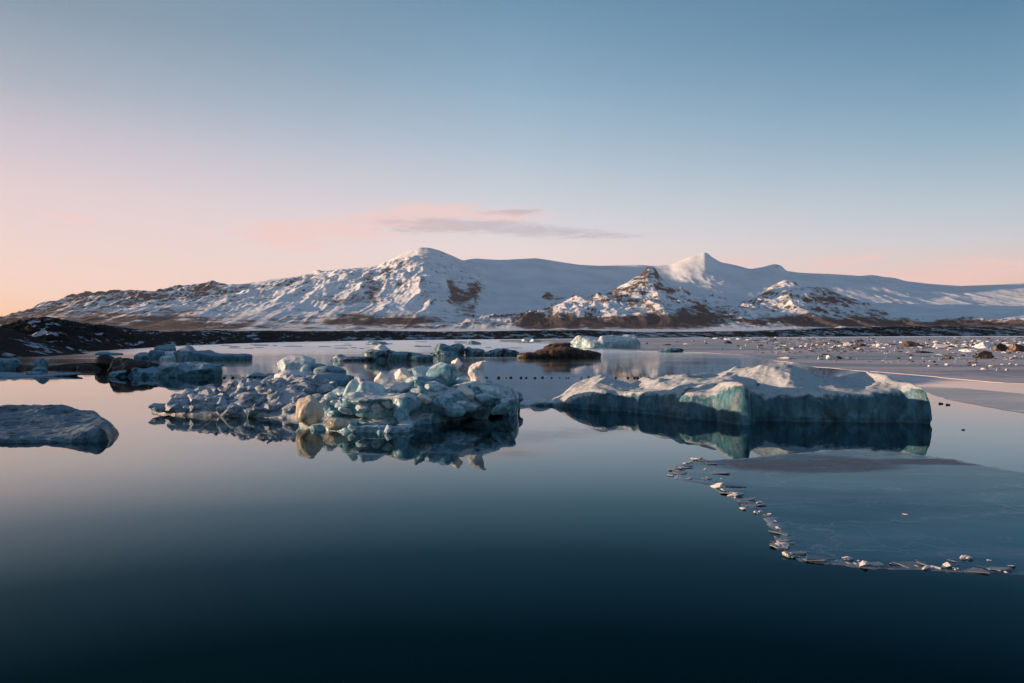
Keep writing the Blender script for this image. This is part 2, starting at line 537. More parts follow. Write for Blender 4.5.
def ridge_z(prof, rc, r0, back, pw, w=2.0):
    """height of a ridge whose crest shows PROF, rising from depth r0 to rc"""
    tt = (DD - r0) / (rc - r0)
    near = np.clip(1 - np.abs(tt - 1) * 4, 0, 1) ** 2
    UW = U + (1 - near) * (22 * fbm(X / 1900, Y / 1900, 5.5, 3) + 10 * fbm(X / 500, Y / 500, 6.5, 3))
    row = smooth_interp(U, prof, w) * near + (smooth_interp(UW, prof, 22) * .6 + smooth_interp(UW, prof, 60) * .4) * (1 - near)
    hz = np.maximum((HZ - row) / F * rc + CAMH, 0)
    h0 = (HZ - BASEROW) / F * r0
    tt = (DD - r0) / (rc - r0)
    up = h0 + (hz - h0) * np.clip(tt, 0, 1) ** pw
    dn = hz - np.clip(DD - rc, 0, None) * back
    return np.where(tt < 0, -80, np.where(tt < 1, up, dn)), np.clip(tt, 0, 1.3)


PW = interp(U, [(-300, .85), (200, .9), (330, 1.0), (430, 1.1), (490, 1.6), (640, 2.0), (760, 1.9), (1100, 1.6), (1400, 1.5)])
SPUR3 = [(436, 334), (446, 322), (454, 303), (460, 290), (466, 285), (473, 282), (480, 288), (487, 303), (494, 318), (504, 334)]
SPUR4 = [(262, 334), (290, 322), (318, 309), (338, 299), (352, 293), (364, 285), (374, 288), (384, 298), (402, 314), (424, 334)]
jag = lambda p, a, f: [(q, smooth_interp(q, p, 1.5) + a * float(fbm(q / f, 3.3, a, 4, .6))) for q in np.arange(p[0][0], p[-1][0] + 1, 2.0)]
SPUR, SPUR2, SPUR3, SPUR4 = jag(SPUR, 2.2, 13), jag(SPUR2, 1.8, 12), jag(SPUR3, 2.5, 9), jag(SPUR4, 2.5, 12)
mainz, tm = ridge_z(SKY, 11000, 5900, .25, PW)
sp1, t1 = ridge_z(SPUR, 8600, 5700, .5, 1.25)
sp2, t2 = ridge_z(SPUR2, 8900, 5900, .5, 1.25)
sp3, t3 = ridge_z(SPUR3, 8500, 6300, .5, 1.1)
sp4, t4 = ridge_z(SPUR4, 8300, 6000, .5, 1.0)
gul = fbm(X / 260 + .4 * fbm(X / 700, Y / 700, 2.2, 3), Y / 1300, 7.3, 5, .55, ridged=True)
crest = lambda tt: np.clip(1 - np.abs(tt - 1) * 5, 0, 1)
env = np.clip(tm * 2.2, 0, 1) * (1 - .85 * crest(tm))
# where the slopes are craggy (left massif, lower flanks) and where the ice cap is smooth
crag = interp(U, [(-300, 1), (210, 1), (260, .75), (400, .8), (470, .7), (500, .15), (900, .12), (1100, .1), (1400, .1)])
mz = mainz + env * (crag * (75 * rid + 40 * fine + 75 * gul) + 20 * fbm(X / 1000, Y / 1000, 2.2, 4) + (1 - crag) * 15 * fbm(X / 300, Y / 620, 3.9, 5, .58, ridged=True))
lift = lambda z, tt, A, B: z + np.clip(tt * 3, 0, 1) * (1 - .8 * crest(tt)) * (A * rid + B * fine + A * gul)
s1 = lift(sp1, t1, 70, 45)
s2 = lift(sp2, t2, 65, 45)
s3 = lift(sp3, t3, 40, 35)
s4 = lift(sp4, t4, 45, 35)
low = -3 + 11 * sstep(1250, 3200, DD) + 26 * sstep(3200, 6500, DD) + 6 * sstep(1250, 3000, DD) * fbm(X / 500, Y / 500, 6.1, 4)
base_ = np.maximum(mz, low)
sall = np.maximum(np.maximum(s1, s2), np.maximum(s3, s4))
Z = np.maximum(base_, sall)
isspur = sstep(-15, 40, sall - base_)
# bare rock: steep faces, the spurs' flanks, named outcrops
gy = np.gradient(Z, axis=0) / np.gradient(Y, axis=0)
gx = np.gradient(Z, axis=1) / np.gradient(X, axis=1)
slope = np.sqrt(gx ** 2 + gy ** 2)
ROW = HZ - (Z - CAMH) / DD * F
craggy = np.maximum(crag, isspur)
gully = fbm(X / 75, Y / 420, 4.9, 4, .6, ridged=True)
rk = -.16 + .34 * craggy + .5 * sstep(.35, .95, slope) * craggy + craggy * (.18 * gully - .22 * gul + .22 * fine + .30 * fbm(X / 800, Y / 3000, Z / 55, 4, .6))
rk += isspur * (-.12 + .40 * sstep(304, 326, ROW))
rk += sstep(215, 60, U) * (.12 + .16 * sstep(302, 294, ROW) + .22 * sstep(314, 326, ROW))
rk += .24 * sstep(305, 326, ROW) * sstep(500, 380, U) + .10 * sstep(260, 200, U)
rk += sstep(312, 324, ROW) * (.42 * sstep(508, 530, U) * sstep(735, 700, U) + .2 * sstep(735, 760, U) * sstep(900, 870, U)) + .08 * isspur
for (bx, by, rx, ry, st) in [(350, 299, 26, 5, .4), (372, 292, 8, 6, .35), (330, 303, 16, 4, .35), (462, 300, 15, 9, .5), (476, 290, 9, 8, .5), (455, 290, 8, 5, .4), (470, 312, 9, 6, .35), (400, 262, 5, 5, .3), (390, 273, 5, 5, .35), (368, 277, 4, 6, .3), (370, 322, 45, 5, .45), (420, 321, 25, 3, .5), (352, 315, 20, 4, .3),
                             (548, 294, 6, 6, .5), (530, 318, 14, 9, .35), (600, 300, 30, 3, .3), (648, 270, 7, 5, .22), (640, 283, 10, 8, .3), (610, 290, 14, 5, .35), (676, 280, 7, 4, .3), (712, 285, 8, 3, .3), (785, 283, 12, 6, .25), (777, 266, 7, 3, .4), (873, 277, 12, 5, .45), (900, 288, 12, 4, .25), (760, 275, 6, 4, .2),
                             (830, 300, 24, 8, .35), (695, 312, 28, 8, .35), (560, 276, 12, 2, .22), (600, 283, 18, 2, .25), (500, 302, 10, 3, .2), (740, 282, 14, 3, .28), (726, 270, 7, 3, .25), (815, 279, 14, 2, .25), (905, 300, 22, 2, .22), (850, 287, 16, 3, .25), (945, 324, 45, 3, .5), (1010, 325, 45, 3, .3), (215, 289, 8, 3, .3)]:
    rk += st * np.exp(-((U - bx) / rx) ** 2 - ((ROW - by) / ry) ** 2)
# medial moraine stripes on the glacier tongue to the right
rk -= .25 * (sstep(480, 500, U) * sstep(540, 515, U)) * sstep(500, 0, np.abs(DD - 7500))
M['mountain'] = snow_rock('mountain_snow_and_rock', scale=.0026)
mt = link('mountains', grid_mesh('mountains', X, Y, Z, {'rock': rk}), M['mountain'])
tag(mt, 'snow covered mountain range with dark rock spurs across the lagoon', 'mountains', kind='structure')

# --- dark moraine shore
SHORE = [(-400, 358), (0, 354), (60, 353.5), (100, 351), (140, 348.5), (180, 346), (240, 343.5), (300, 342), (350, 341), (420, 340), (520, 339.2), (640, 338), (760, 337.2), (900, 336.4), (1024, 336), (1500, 336)]
CREST = [(-400, 324), (-100, 326), (-20, 327), (0, 326), (15, 322), (30, 320), (42, 318.5), (55, 319), (75, 322), (95, 325), (115, 327), (140, 330), (165, 332), (190, 331.5), (215, 330), (240, 331), (300, 331.5), (380, 331), (440, 332), (520, 331), (580, 330), (640, 332), (700, 332), (760, 330.5), (800, 329), (850, 327.5), (900, 326.5), (950, 326.5), (1024, 327.5), (1500, 328)]
u = np.linspace(-400, 1500, 1300)
s = np.linspace(0, 1.35, 190)
US, S = np.meshgrid(u, s, indexing='xy')
d0 = CAMH * F / (smooth_interp(US, SHORE, 8) - HZ)
rc = d0 * 1.14 + 25
DD = d0 * .985 + (rc * 1.03 - d0 * .985) * np.minimum(S, 1) + np.clip(S - 1, 0, 1) * 4 * rc
X, Y = (US - 512) / F * DD, DD
zc = CAMH + (HZ - smooth_interp(US, CREST, 3)) / F * rc
tt = (DD - d0) / (rc - d0)
far_ = np.clip(d0 / 500, .4, 3) * np.ones_like(DD)
speck = fbm(X / far_ / 4.5, Y / far_ / 20, 7.7, 4, .6)
n_big = fbm(X / 45 / far_, Y / 60 / far_, 4.4, 5, .55)
n_sm = fbm(X / 6 / far_, Y / 16 / far_, 2.1, 4, .6, ridged=True)
amp = np.clip(tt * 3, 0, 1) * (1 - .6 * np.clip(1 - abs(tt - 1) * 3, 0, 1))
Z = np.where(tt < 1, -.8 + (zc + .8) * (np.clip(tt, 0, 1) ** .75), zc - np.clip(tt - 1, 0, 99) * 1.5)
Z = np.where(tt < 0, -.8 + tt * 6, Z) + amp * (zc * .22 * n_big + zc * .15 * n_sm)
gy = np.gradient(Z, axis=0) / np.gradient(Y, axis=0)
rk = .34 + .25 * n_big + .22 * n_sm + .5 * speck + .2 * sstep(.05, .3, gy) - .10 * sstep(500, 900, US) - .10 * sstep(300, 120, US)
M['moraine'] = snow_rock('moraine_gravel_and_snow', rock=(.006, .0055, .006), rock2=(.018, .015, .0145), snow=(.42, .50, .57), scale=.06, lo=.20, hi=.32, bd=.02, na=1.7)
mo = link('moraine', grid_mesh('moraine', X, Y, Z, {'rock': rk}), M['moraine'])
tag(mo, 'low dark moraine shore speckled with snow, rising to a hill at left', 'moraine', kind='structure')

# the same bank continued out of view at left, raised to shade the ice there
xs, ys = np.meshgrid(np.linspace(-330, -70, 130), np.linspace(-160, 152, 150), indexing='xy')
prof = sstep(-74, -104, xs) * (1 - .5 * sstep(-130, -330, xs))
zz = -.9 + prof * (9.0 - 2.2 * sstep(85, 140, ys) + .8 * fbm(xs / 30, ys / 30, .7, 4)) + .3 * fbm(xs / 5, ys / 5, 1.1, 3) * prof
bk = link('bank', grid_mesh('bank', xs[::-1], ys[::-1], zz[::-1], {'rock': .6 + .4 * fbm(xs / 25, ys / 25, 2.2, 4)[::-1]}), M['moraine'])
tag(bk, 'dark gravel bank out of view at left, raised to shade the left ice', 'bank', kind='structure')


# ------------------------------------------------------------------ ice: templates for single pieces
def template(seed, r=(1, 1, .75), vox=.085, rough=.10, k=0, edge=.06):
    m = 1.5
    fl = Field((-m, -m, -m), (m, m, m), vox)
    fl.chunk((0, 0, 0), r, seed, n=10, edge=edge, jit=.4)
    fl.chunk((.45, .2, -.15), tuple(c * .62 for c in r), seed + 50, k=.05, edge=edge)
    fl.rough(rough, 1.7, 3, seed=seed)
    return fl.mesh('ice_chunk', (0, 0, 0))


TEMPL = [template(s) for s in range(8)]
FLAT = [template(20 + s, r=(1, .85, .28), rough=.08) for s in range(5)]
ROUND = [template(40 + s_, edge=.24, rough=.08) for s_ in range(6)]
_mats = {}


def tmesh(lst, i, mat):
    i %= len(lst)
    key = (id(lst), i, mat)
    if key not in _mats:
        me = lst[i].copy()
        me.materials.clear()
        me.materials.append(M[mat])
        _mats[key] = me
    return _mats[key]


def piece(name, lst, i, mat, loc, scale, rot, label, cat, group=None):
    o = link(name, tmesh(lst, i, mat), loc=loc)
    o.scale = scale
    o.rotation_euler = rot
    return tag(o, label, cat, group)


def sculpt(name, lo, hi, vox, origin, mat, label, cat, build, group=None):
    fl = Field(lo, hi, vox)
    build(fl)
    o = link(name, fl.mesh(name, origin), M[mat], origin)
    return tag(o, label, cat, group)


def block(px, py, d, wpx, hpx, seed, mat, label, dep=1.0, rot=(0, 0, 0), name='ice_block', cat='ice block', n=13, edge=.15, sink=.1, rough=.05, group=None):
    """one block of ice whose middle shows at (px, py); size in pixels at its depth"""
    c = P(px, py, d)
    rx, rz = wpx / F * d / 2, hpx / F * d / 2
    ry = (rx + rz) / 2 * dep
    m = max(rx, ry, rz) * 1.5
    fl = Field(c - m, c + m, max(rx, rz) / 17)
    fl.chunk(c, (rx * 1.12, ry * 1.12, rz * 1.12), seed, rot=rot, n=n, edge=edge)
    fl.rough(rough * min(rx, rz) * 2, 1.1 / max(rx, rz), 3, seed=seed)
    fl.rough(.3 * rough * min(rx, rz) * 2, 4.5 / max(rx, rz), 2, seed=seed)
    org = (c[0], c[1], c[2] - rz)
    o = link(name, fl.mesh(name, org), M[mat], org)
    return tag(o, label, cat, group)


# ------------------------------------------------------------------ the long iceberg at right
def build_long(fl):
    front = [(548, 404.5), (575, 408), (600, 410.5), (622, 411), (640, 413), (665, 415), (690, 419), (715, 419.5), (740, 422), (765, 420), (800, 421.5), (840, 421), (870, 422), (900, 421.5), (931, 424)]
    poly = [W(*p) for p in front] + [(19.0, 38), (18.6, 42.5), (14.5, 46), (9, 48), (5, 47.6), (2.3, 46)]
    x, y = np.meshgrid(fl.ax[0], fl.ax[1], indexing='ij')
    sd = poly_sd(x, y, poly)
    fx = [W(*p) for p in front]
    yf = interp(x, fx)
    pxx = x / np.maximum(yf, 1) * F + 512
    edge = smooth_interp(pxx, [(545, .05), (565, .45), (580, .8), (600, 1.1), (615, 1.0), (635, 1.0), (650, 1.1), (690, 1.17), (715, 1.25), (735, 1.6), (750, 1.45), (765, 1.25), (800, 1.38), (870, 1.35), (900, 1.5), (920, 1.68), (940, 1.6)], 6)
    cr = smooth_interp(x / (yf + 5) * F + 512, [(540, .05), (555, .3), (575, .95), (592, 1.32), (603, 1.42), (616, 1.1), (636, 1.0), (650, 1.45), (668, 1.4), (690, 1.72), (706, 1.68), (735, 1.8), (745, 2.0), (765, 2.3), (785, 2.3), (800, 1.95), (830, 1.5), (850, 1.7), (868, 2.1), (882, 1.85), (905, 2.0), (920, 1.8), (940, 1.2)], 4)
    q = (y - yf) / 5
    top = edge + (cr - edge) * sstep(.05, 1.0, q) - .28 * np.clip(q - 1, 0, 3)
    # wind and melt ridges running across the top
    wv = fbm((x * .85 - y * .4) * .62, (y * .9 + x * .35) * .24, 2.7, 3, .42, ridged=True)
    wv2 = fbm((x * .9 + y * .3) * 1.7, (y - x * .3) * .7, 5.7, 3, .5, ridged=True)
    top = top + sstep(.02, .35, q) * (.24 * wv + .04 * wv2 - .05) + .05 * fbm(x * 1.5, y * 1.5, .3, 3)
    Xg, Yg, Zg = fl.grid()
    # a spur stands out of the front wall, sloping to the left and cut off sharply at the right
    bx_ = x - 10.35
    bulge = .95 * np.where(bx_ < 0, np.exp(-(bx_ / 1.0) ** 2), np.exp(-(bx_ / .28) ** 2)) * sstep(3.5, .5, y - yf)
    sd = sd - bulge
    top = top + .22 * np.exp(-((x - 10.2) / .5) ** 2) * sstep(2.2, .2, y - yf)
    wall = sd[:, :, None] + .34 * fbm(Xg * .42, Yg * .42, Zg * .25, 3) + .05 * fbm(Xg * 2, Yg * 2, Zg * 1.2, 3) + .03 * np.exp(-((Zg - .06) / .13) ** 2) + .2 * np.clip(Zg - .2, 0, 3) - .12
    fl.f[:] = smax(wall, (Zg - top[:, :, None]) * .8, .38)
    fl.ell(P(632, 392, 40.0), (.35, .4, .5), k=.15, sub=True)
    fl.rough(.018, 4, 2)


lb = sculpt('iceberg', (1.0, 34, -.35), (19.8, 48.8, 2.9), .06, (10, 40, 0), 'berg', 'long low iceberg with a sheer teal front wall and sunlit snowy top, at right', 'iceberg', build_long)


# its thin tail of snow-covered ice towards the middle
sculpt('ice_floe', (.4, 40, -.2), (3.6, 48, .7), .05, (2, 44, 0), 'white', 'thin low snowy floe between the pinnacled iceberg and the long teal iceberg', 'ice floe',
       lambda fl: ([fl.chunk((.75 + .42 * i, 44.6 + .25 * math.sin(i * 2.1), .03), (.48, .6, .16 + .07 * (i % 3)), i, rot=(i, .1, .1)) for i in range(6)], fl.rough(.05, 2.5)))


# ------------------------------------------------------------------ the broken iceberg in the middle
def build_cluster(fl):
    x, y = np.meshgrid(fl.ax[0], fl.ax[1], indexing='ij')
    poly = [W(299, 426), W(318, 429.5), W(345, 432), W(380, 433), W(410, 432), W(424, 425), W(450, 421), W(480, 416), W(505, 411), W(517, 407), (.4, 42), (-2, 44), (-9, 44.5), (-10.5, 40)]
    sd = poly_sd(x, y, poly)
    Xg, Yg, Zg = fl.grid()
    n = fbm(x * .9, y * .9, 1.2, 4)
    fl.f[:] = smax(sd[:, :, None] + .15 * n[:, :, None], Zg - (.22 + .2 * n[:, :, None] + .5 * sstep(34.5, 38.5, y)[:, :, None]), .12)
    A = lambda px, py, d, r, rot=(0, 0, 0), k=.15, sub=False: fl.ell(P(px, py, d), r, rot, k, sub)
    K = lambda px, py, d, r, seed, rot=(0, 0, 0), k=.05, **kw: fl.chunk(P(px, py, d), r, seed, rot, k, **kw)
    K(385, 405, 36.0, (2.1, 1.7, .7), 3, k=.08, edge=.12, jit=.35)
    K(350, 408, 36.6, (1.3, 1.5, .5), 4, k=.08, edge=.12, jit=.35)
    K(372, 400, 35.0, (1.6, .9, .3), 5, k=.2)
    A(408, 404, 34.0, (.55, .7, .5), k=.25)
    A(402, 418, 33.5, (.32, .4, .5), (0, .2, -.15), k=.15)
    A(398, 424, 33.2, (.8, .4, .12), k=.1)
    A(372, 425, 33.2, (1.1, .8, .36), k=.08, sub=True)
    A(424, 421, 34.2, (.42, .9, .6), k=.12, sub=True)
    for i in range(9):
        K(318 + i * 11, 428.5 + 3 * math.sin(i * 1.9), 33.1 + .25 * math.sin(i * 1.3), (.35, .35, .16 + .05 * (i % 2)), 30 + i, k=.06)
    K(443, 403, 36.4, (1.15, 1.4, .8), 7, (0, 0, .15), k=.08, edge=.12)
    K(430, 398, 36.6, (.8, 1.2, .75), 8, k=.08, edge=.12)
    K(468, 399, 37.6, (1.3, 1.5, .8), 9, (0, .1, .1), k=.1, edge=.12)
    K(493, 398, 38.6, (1.1, 1.3, .72), 10, k=.1, edge=.14)
    fl.ell(P(507, 397.5, 39.4), (.6, .9, .55), k=.12, down=True)
    K(478, 392, 41.6, (1.5, 1.3, .55), 15, k=.1)  # this block and the next added at the back to shade the long iceberg
    K(505, 396, 42.0, (.9, 1.1, .5), 16, k=.1)
    A(484, 394, 37.6, (.75, .6, .6), k=.12)
    K(470, 386, 39.3, (1.1, .9, .5), 11, k=.08, edge=.12)
    K(425, 386, 39, (1.2, 1.0, .55), 12, k=.06, edge=.1)
    K(395, 391, 38, (1.3, 1.0, .45), 13, k=.06, edge=.1)
    K(355, 398, 38.5, (1.4, 1.2, .45), 14, k=.06, edge=.1)
    A(455, 411, 35.3, (.5, .5, .3), k=.12)
    A(472, 408, 36, (.45, .5, .25), k=.12)
    rs = random.Random(4)
    for i in range(30):
        px = rs.uniform(318, 508)
        d = rs.uniform(35.5, 40)
        rr = rs.choice((.2, .26, .34, .44, .5))
        zt = .75 + .35 * rs.random()
        fl.chunk(((px - 512) / F * d, d, zt + rs.uniform(-.25, .12)), (rr * 1.2, rr, rr * .7), 100 + i, (rs.uniform(0, 6), rs.uniform(-.5, .5), rs.uniform(-.5, .5)), .05, n=12, edge=.22, jit=.25)
    fl.rough(.09, 1.4, 3)
    fl.rough(.02, 5, 2, seed=2)


berg = sculpt('iceberg', (-11, 31.4, -.3), (1.0, 45, 2.3), .05, (-5, 37, 0), 'cluster', 'jagged broken iceberg with an undercut front and a pale bent pinnacle, in the middle', 'iceberg', build_cluster)


def build_pin(fl):
    pts = [(478, 389, .55), (477.5, 385, .42), (477, 381.5, .3), (476.5, 378.5, .235), (475.8, 375.5, .25), (475, 372, .31), (476.5, 369, .29), (479.5, 366, .21), (483, 363, .13), (487.5, 360.2, .045)]
    for (ax, ay, ar), (bx, by, br) in zip(pts, pts[1:]):
        for q in (0, .5):
            fl.ell(P(ax + (bx - ax) * q, ay + (by - ay) * q, 38.6), ((ar + (br - ar) * q), .3, (ar + (br - ar) * q) * .9), k=.07)
    fl.rough(.09, 3.2, 3)


o = P(478, 386, 38.6)
fl = Field(o + np.array((-1.2, -.7, -.5)), o + np.array((1.2, .7, 1.7)), .035)
build_pin(fl)
pin = link('pinnacle', fl.mesh('pinnacle', o), M['pale'], o - np.array((-5, 37, 0)), parent=berg)
tag(pin, 'pale bent ice pinnacle with its tip leaning right')

block(310, 413, 33.6, 25, 25, 41, 'amber', 'big amber boulder of clear ice at the water on the iceberg\'s left corner', rot=(.4, .2, .3), edge=.22, name='ice_boulder', cat='ice boulder')
block(335.5, 424, 32.6, 21, 13, 42, 'amber', 'small squarish yellowish ice block at the waterline right of the amber boulder', rot=(.2, 0, .05), edge=.12)
block(352, 391, 36.6, 15, 26, 43, 'white', 'leaning white ice slab behind the rounded white boulder', rot=(.3, .1, .38), edge=.2, dep=.8)
block(369, 393, 36.0, 30, 22, 44, 'white', 'rounded white ice boulder on top of the broken iceberg, beside the leaning slab', rot=(.8, .1, -.2), edge=.3, name='ice_boulder', cat='ice boulder')
block(372, 400.5, 35.4, 14, 8, 45, 'white', 'small flat white ice lump just below the rounded white boulder', rot=(.2, .1, 0))
block(387, 395, 36.2, 9, 11, 46, 'white', 'small upright ice block right of the rounded white boulder', rot=(.4, .1, .1))
block(400, 389, 36.8, 20, 11, 47, 'chunk', 'pale wedge of ice with a pink sunlit top, in the iceberg\'s centre', rot=(.1, 0, -.2), edge=.1)
block(382, 380, 39, 13, 13, 48, 'pale', 'small peaked ice chunk at the iceberg\'s back, left of the pale square blocks', rot=(.5, .2, .2))
block(404, 376.5, 40, 15, 15, 49, 'pale', 'tilted square ice block at the back, sunlit on its left face', rot=(.3, .1, .25), edge=.09)
block(421, 378, 40, 22, 20, 50, 'white', 'broad pale ice block at the iceberg\'s back, left of the largest block', rot=(.1, .2, -.1), edge=.12)
block(446, 378.5, 39.5, 33, 26, 51, 'cluster', 'largest bluish ice block on the iceberg, topped by a small sunlit knob', rot=(.5, .1, .25), edge=.2, name='ice_boulder', cat='ice boulder')
block(457, 364, 39.6, 10, 10, 52, 'pale', 'small sunlit ice knob on top of the largest bluish block', rot=(.3, .1, .5), edge=.2)


from mathutils.bvhtree import BVHTree


def hit(o, px, py):
    me = o.data
    if 'bvh' not in hit.__dict__ or hit.of is not o:
        n = len(me.vertices)
        v = np.empty(n * 3, 'f')
        me.vertices.foreach_get('co', v)
        v = v.reshape(-1, 3) + np.array(o.location)
        q = np.empty(len(me.loops), 'i4')
        me.loops.foreach_get('vertex_index', q)
        hit.bvh = BVHTree.FromPolygons(v.tolist(), q.reshape(-1, 4).tolist())
        hit.of = o
    r = hit.bvh.ray_cast(Vector((0, 0, CAMH)), Vector(((px - 512) / F, 1, (HZ - py) / F)))
    return r[0]


rs = random.Random(77)
for i, (px, py, wp, hp) in enumerate([(330, 398, 15, 10), (338, 404, 13, 9), (345, 410, 14, 8), (362, 407, 13, 8), (377, 408, 13, 8), (389, 404, 12, 9), (415, 392, 16, 11), (425, 399, 13, 9), (410, 384, 14, 10), (432, 386, 17, 12), (465, 392, 19, 12), (490, 391, 18, 11), (460, 405, 16, 10), (327, 408, 12, 8), (322, 404, 11, 9), (352, 428, 11, 6), (388, 429, 10, 6)]):
    p = hit(berg, px, py)
    if p is None:
        continue
    s_ = wp / F * p[1] / 2 * 1.25
    piece('ice_chunk', ROUND, i, 'pale' if i % 3 == 1 and py < 402 else 'white', p, (s_, s_ * .85, hp / F * p[1] / 2 * 1.3), (rs.uniform(-.5, .5), rs.uniform(-.5, .5), rs.uniform(0, 6)),
          'small pale ice chunk frozen onto the jagged broken iceberg in the middle', 'ice chunk', 'ice chunks on the jagged broken iceberg')

# ------------------------------------------------------------------ the rubble floe left of it
def build_rubble(fl):
    x, y = np.meshgrid(fl.ax[0], fl.ax[1], indexing='ij')
    poly = [W(151, 411), W(165, 414.5), W(200, 416), W(240, 416.5), W(280, 418), W(308, 420), (-8.6, 41), (-8, 46), (-11, 50), (-15.5, 47), (-18, 43)]
    sd = poly_sd(x, y, poly)
    Xg, Yg, Zg = fl.grid()
    n = fbm(x * .8, y * .8, 4.2, 4)
    pxx = x / np.maximum(y, 1) * F + 512
    hgt = smooth_interp(pxx, [(140, .1), (160, .4), (185, .6), (230, .7), (270, 1.0), (300, 1.05), (350, 1.0)], 6)
    hh = .2 + hgt * sstep(0, 2.2, -sd) * (1 - .3 * sstep(44, 50, y)) + .12 * n
    fl.f[:] = smax(sd[:, :, None] + .2 * n[:, :, None], Zg - hh[:, :, None], .1)
    rs = random.Random(11)
    k = 0
    while k < 330:
        px, yy = rs.uniform(152, 345), rs.uniform(37.5, 48)
        xx = (px - 512) / F * yy
        i = int((xx - fl.lo[0]) / fl.vox)
        j = int((yy - fl.lo[1]) / fl.vox)
        if not (0 <= i < fl.n[0] and 0 <= j < fl.n[1]) or sd[i, j] > -.15:
            continue
        k += 1
        rr = rs.choice((.14, .18, .22, .28, .36))
        fl.chunk((xx, yy, hh[i, j] + rr * rs.uniform(-.35, .35)), (rr * rs.uniform(.9, 1.6), rr, rr * rs.uniform(.6, 1.1)), 300 + k, (rs.uniform(0, 6), rs.uniform(-.5, .5), rs.uniform(-.5, .5)), .04, n=10)
    fl.rough(.04, 3.5, 3, seed=5)


sculpt('ice_floe', (-18.6, 36, -.3), (-7.4, 50.4, 2.0), .06, (-13, 42, 0), 'rubble', 'broad low floe heaped with grey brash ice, left of the jagged iceberg', 'ice floe', build_rubble)
rs = random.Random(5)
spots = [(173, 405, 39.2, 22, 13), (185, 398, 40.2, 24, 12), (208, 396, 40.4, 18, 12), (226, 398, 40.0, 16, 10), (246, 400, 39.4, 20, 12), (262, 396, 40.2, 18, 11), (276, 392, 41, 22, 13), (291, 396, 39.8, 18, 12), (301, 401, 38.6, 20, 11), (292, 408, 37.6, 18, 12), (272, 409, 38.0, 19, 11), (252, 411, 37.9, 16, 10), (232, 409, 38.3, 17, 11), (213, 408, 38.6, 18, 11), (196, 408, 38.8, 15, 10), (160, 408, 39.3, 18, 8), (306, 392, 39.8, 22, 11), (324, 390, 40, 22, 11), (318, 399, 37.6, 20, 10), (335, 398, 37.4, 16, 9), (281, 401, 38.8, 16, 9), (239, 393, 41.4, 18, 9)]
for i, (px, py, d, wp, hp) in enumerate(spots):
    p = P(px, py, d)
    s = wp / F * d / 2
    piece('ice_chunk', TEMPL, i, 'rubble', p, (s, s * .9, hp / F * d / 2 * 1.3), (rs.uniform(-.3, .3), rs.uniform(-.3, .3), rs.uniform(0, 6)),
          'grey-blue ice lump among the brash heaped on the broad low floe', 'ice chunk', 'lumps of ice on the low brash floe')
block(292, 378.5, 45, 30, 12, 61, 'chunk', 'flat pinkish ice slab on the highest back edge of the brash floe', rot=(.2, 0, .1), dep=1.6, edge=.25)
block(322, 382, 45, 60, 16, 62, 'blue', 'long smooth blue ice mound at the back of the brash floe', rot=(.1, 0, -.1), dep=.7, edge=.35, name='ice_boulder', cat='ice boulder')


# ------------------------------------------------------------------ other icebergs
def lumps(name, origin_px, items, vox, mat, label, cat='iceberg', rough=(.1, .8), pad=.6, floor=-.3, seed=0, zs=1.0):
    """an iceberg from blocks given by their middle pixel, depth and size in pixels"""
    cs = []
    for (px, py, d, wp, hp, dep, kind) in items:
        c = P(px, py, d)
        cs.append((c, np.array((wp / F * d / 2, wp / F * d / 2 * dep, hp / F * d / 2)), kind))
    lo = np.min([c - r * 1.4 for c, r, _ in cs], 0) - pad * .3
    hi = np.max([c + r * 1.4 for c, r, _ in cs], 0) + pad * .3
    lo[2] = floor
    fl = Field(lo, hi, vox)
    for i, (c, r, kind) in enumerate(cs):
        if kind == 'e':
            fl.ell(c, tuple(r), k=float(min(r)) * .5, down=True)
        elif kind == 's':
            fl.ell(c, tuple(r), k=float(min(r)) * .4, sub=True)
        else:
            fl.chunk(c, tuple(r * 1.1), seed * 10 + i, rot=(i * 1.3 % .8 - .4, .05, .08 * (-1) ** i), k=float(min(r)) * .3, edge=.13, down=True)
    fl.rough(rough[0], rough[1], 4, zs, seed=seed)
    fl.rough(rough[0] * .35, rough[1] * 4.2, 3, zs, seed=seed + 3)
    org = np.array(W(*origin_px) + (0,))
    return tag(link(name, fl.mesh(name, org), M[mat], org), label, cat)


def build_slab(fl):
    x, y = np.meshgrid(fl.ax[0], fl.ax[1], indexing='ij')
    poly = [(-24, 29.4), W(0, 443), W(40, 442.5), W(80, 442), W(108, 441), W(117, 433), W(112, 427), W(100, 420), W(95, 414), (-20.5, 38.5), (-25, 39.5)]
    sd = poly_sd(x, y, poly)
    Xg, Yg, Zg = fl.grid()
    n = fbm(x * .5 + 3, y * .9, 1.2, 4)
    pxx = x / np.maximum(y, 1) * F + 512
    top = .24 + .34 * sstep(50, 104, pxx) * sstep(33.0, 31.0, y) + .12 * sstep(33, 36, y) + .1 * n
    top = top + .2 * sstep(-20.5, -22, x) * sstep(36, 37.5, y) + .06 * fbm(x * 1.1, y * 2.3, 2.2, 4, ridged=True)
    fl.f[:] = smax(sd[:, :, None] + .22 * n[:, :, None] + .4 * Zg - .08, (Zg - top[:, :, None] + .06) * .85, .28)
    fl.rough(.045, 1.3, 4, seed=4, ridged=True)
    fl.rough(.018, 7, 2, seed=4)


sculpt('iceberg', (-25, 29, -.3), (-14, 40.4, 1.7), .05, (-19, 33, 0), 'slab', 'flat dark blue-grey slab of ice nearest the viewer at the left edge', 'iceberg', build_slab)

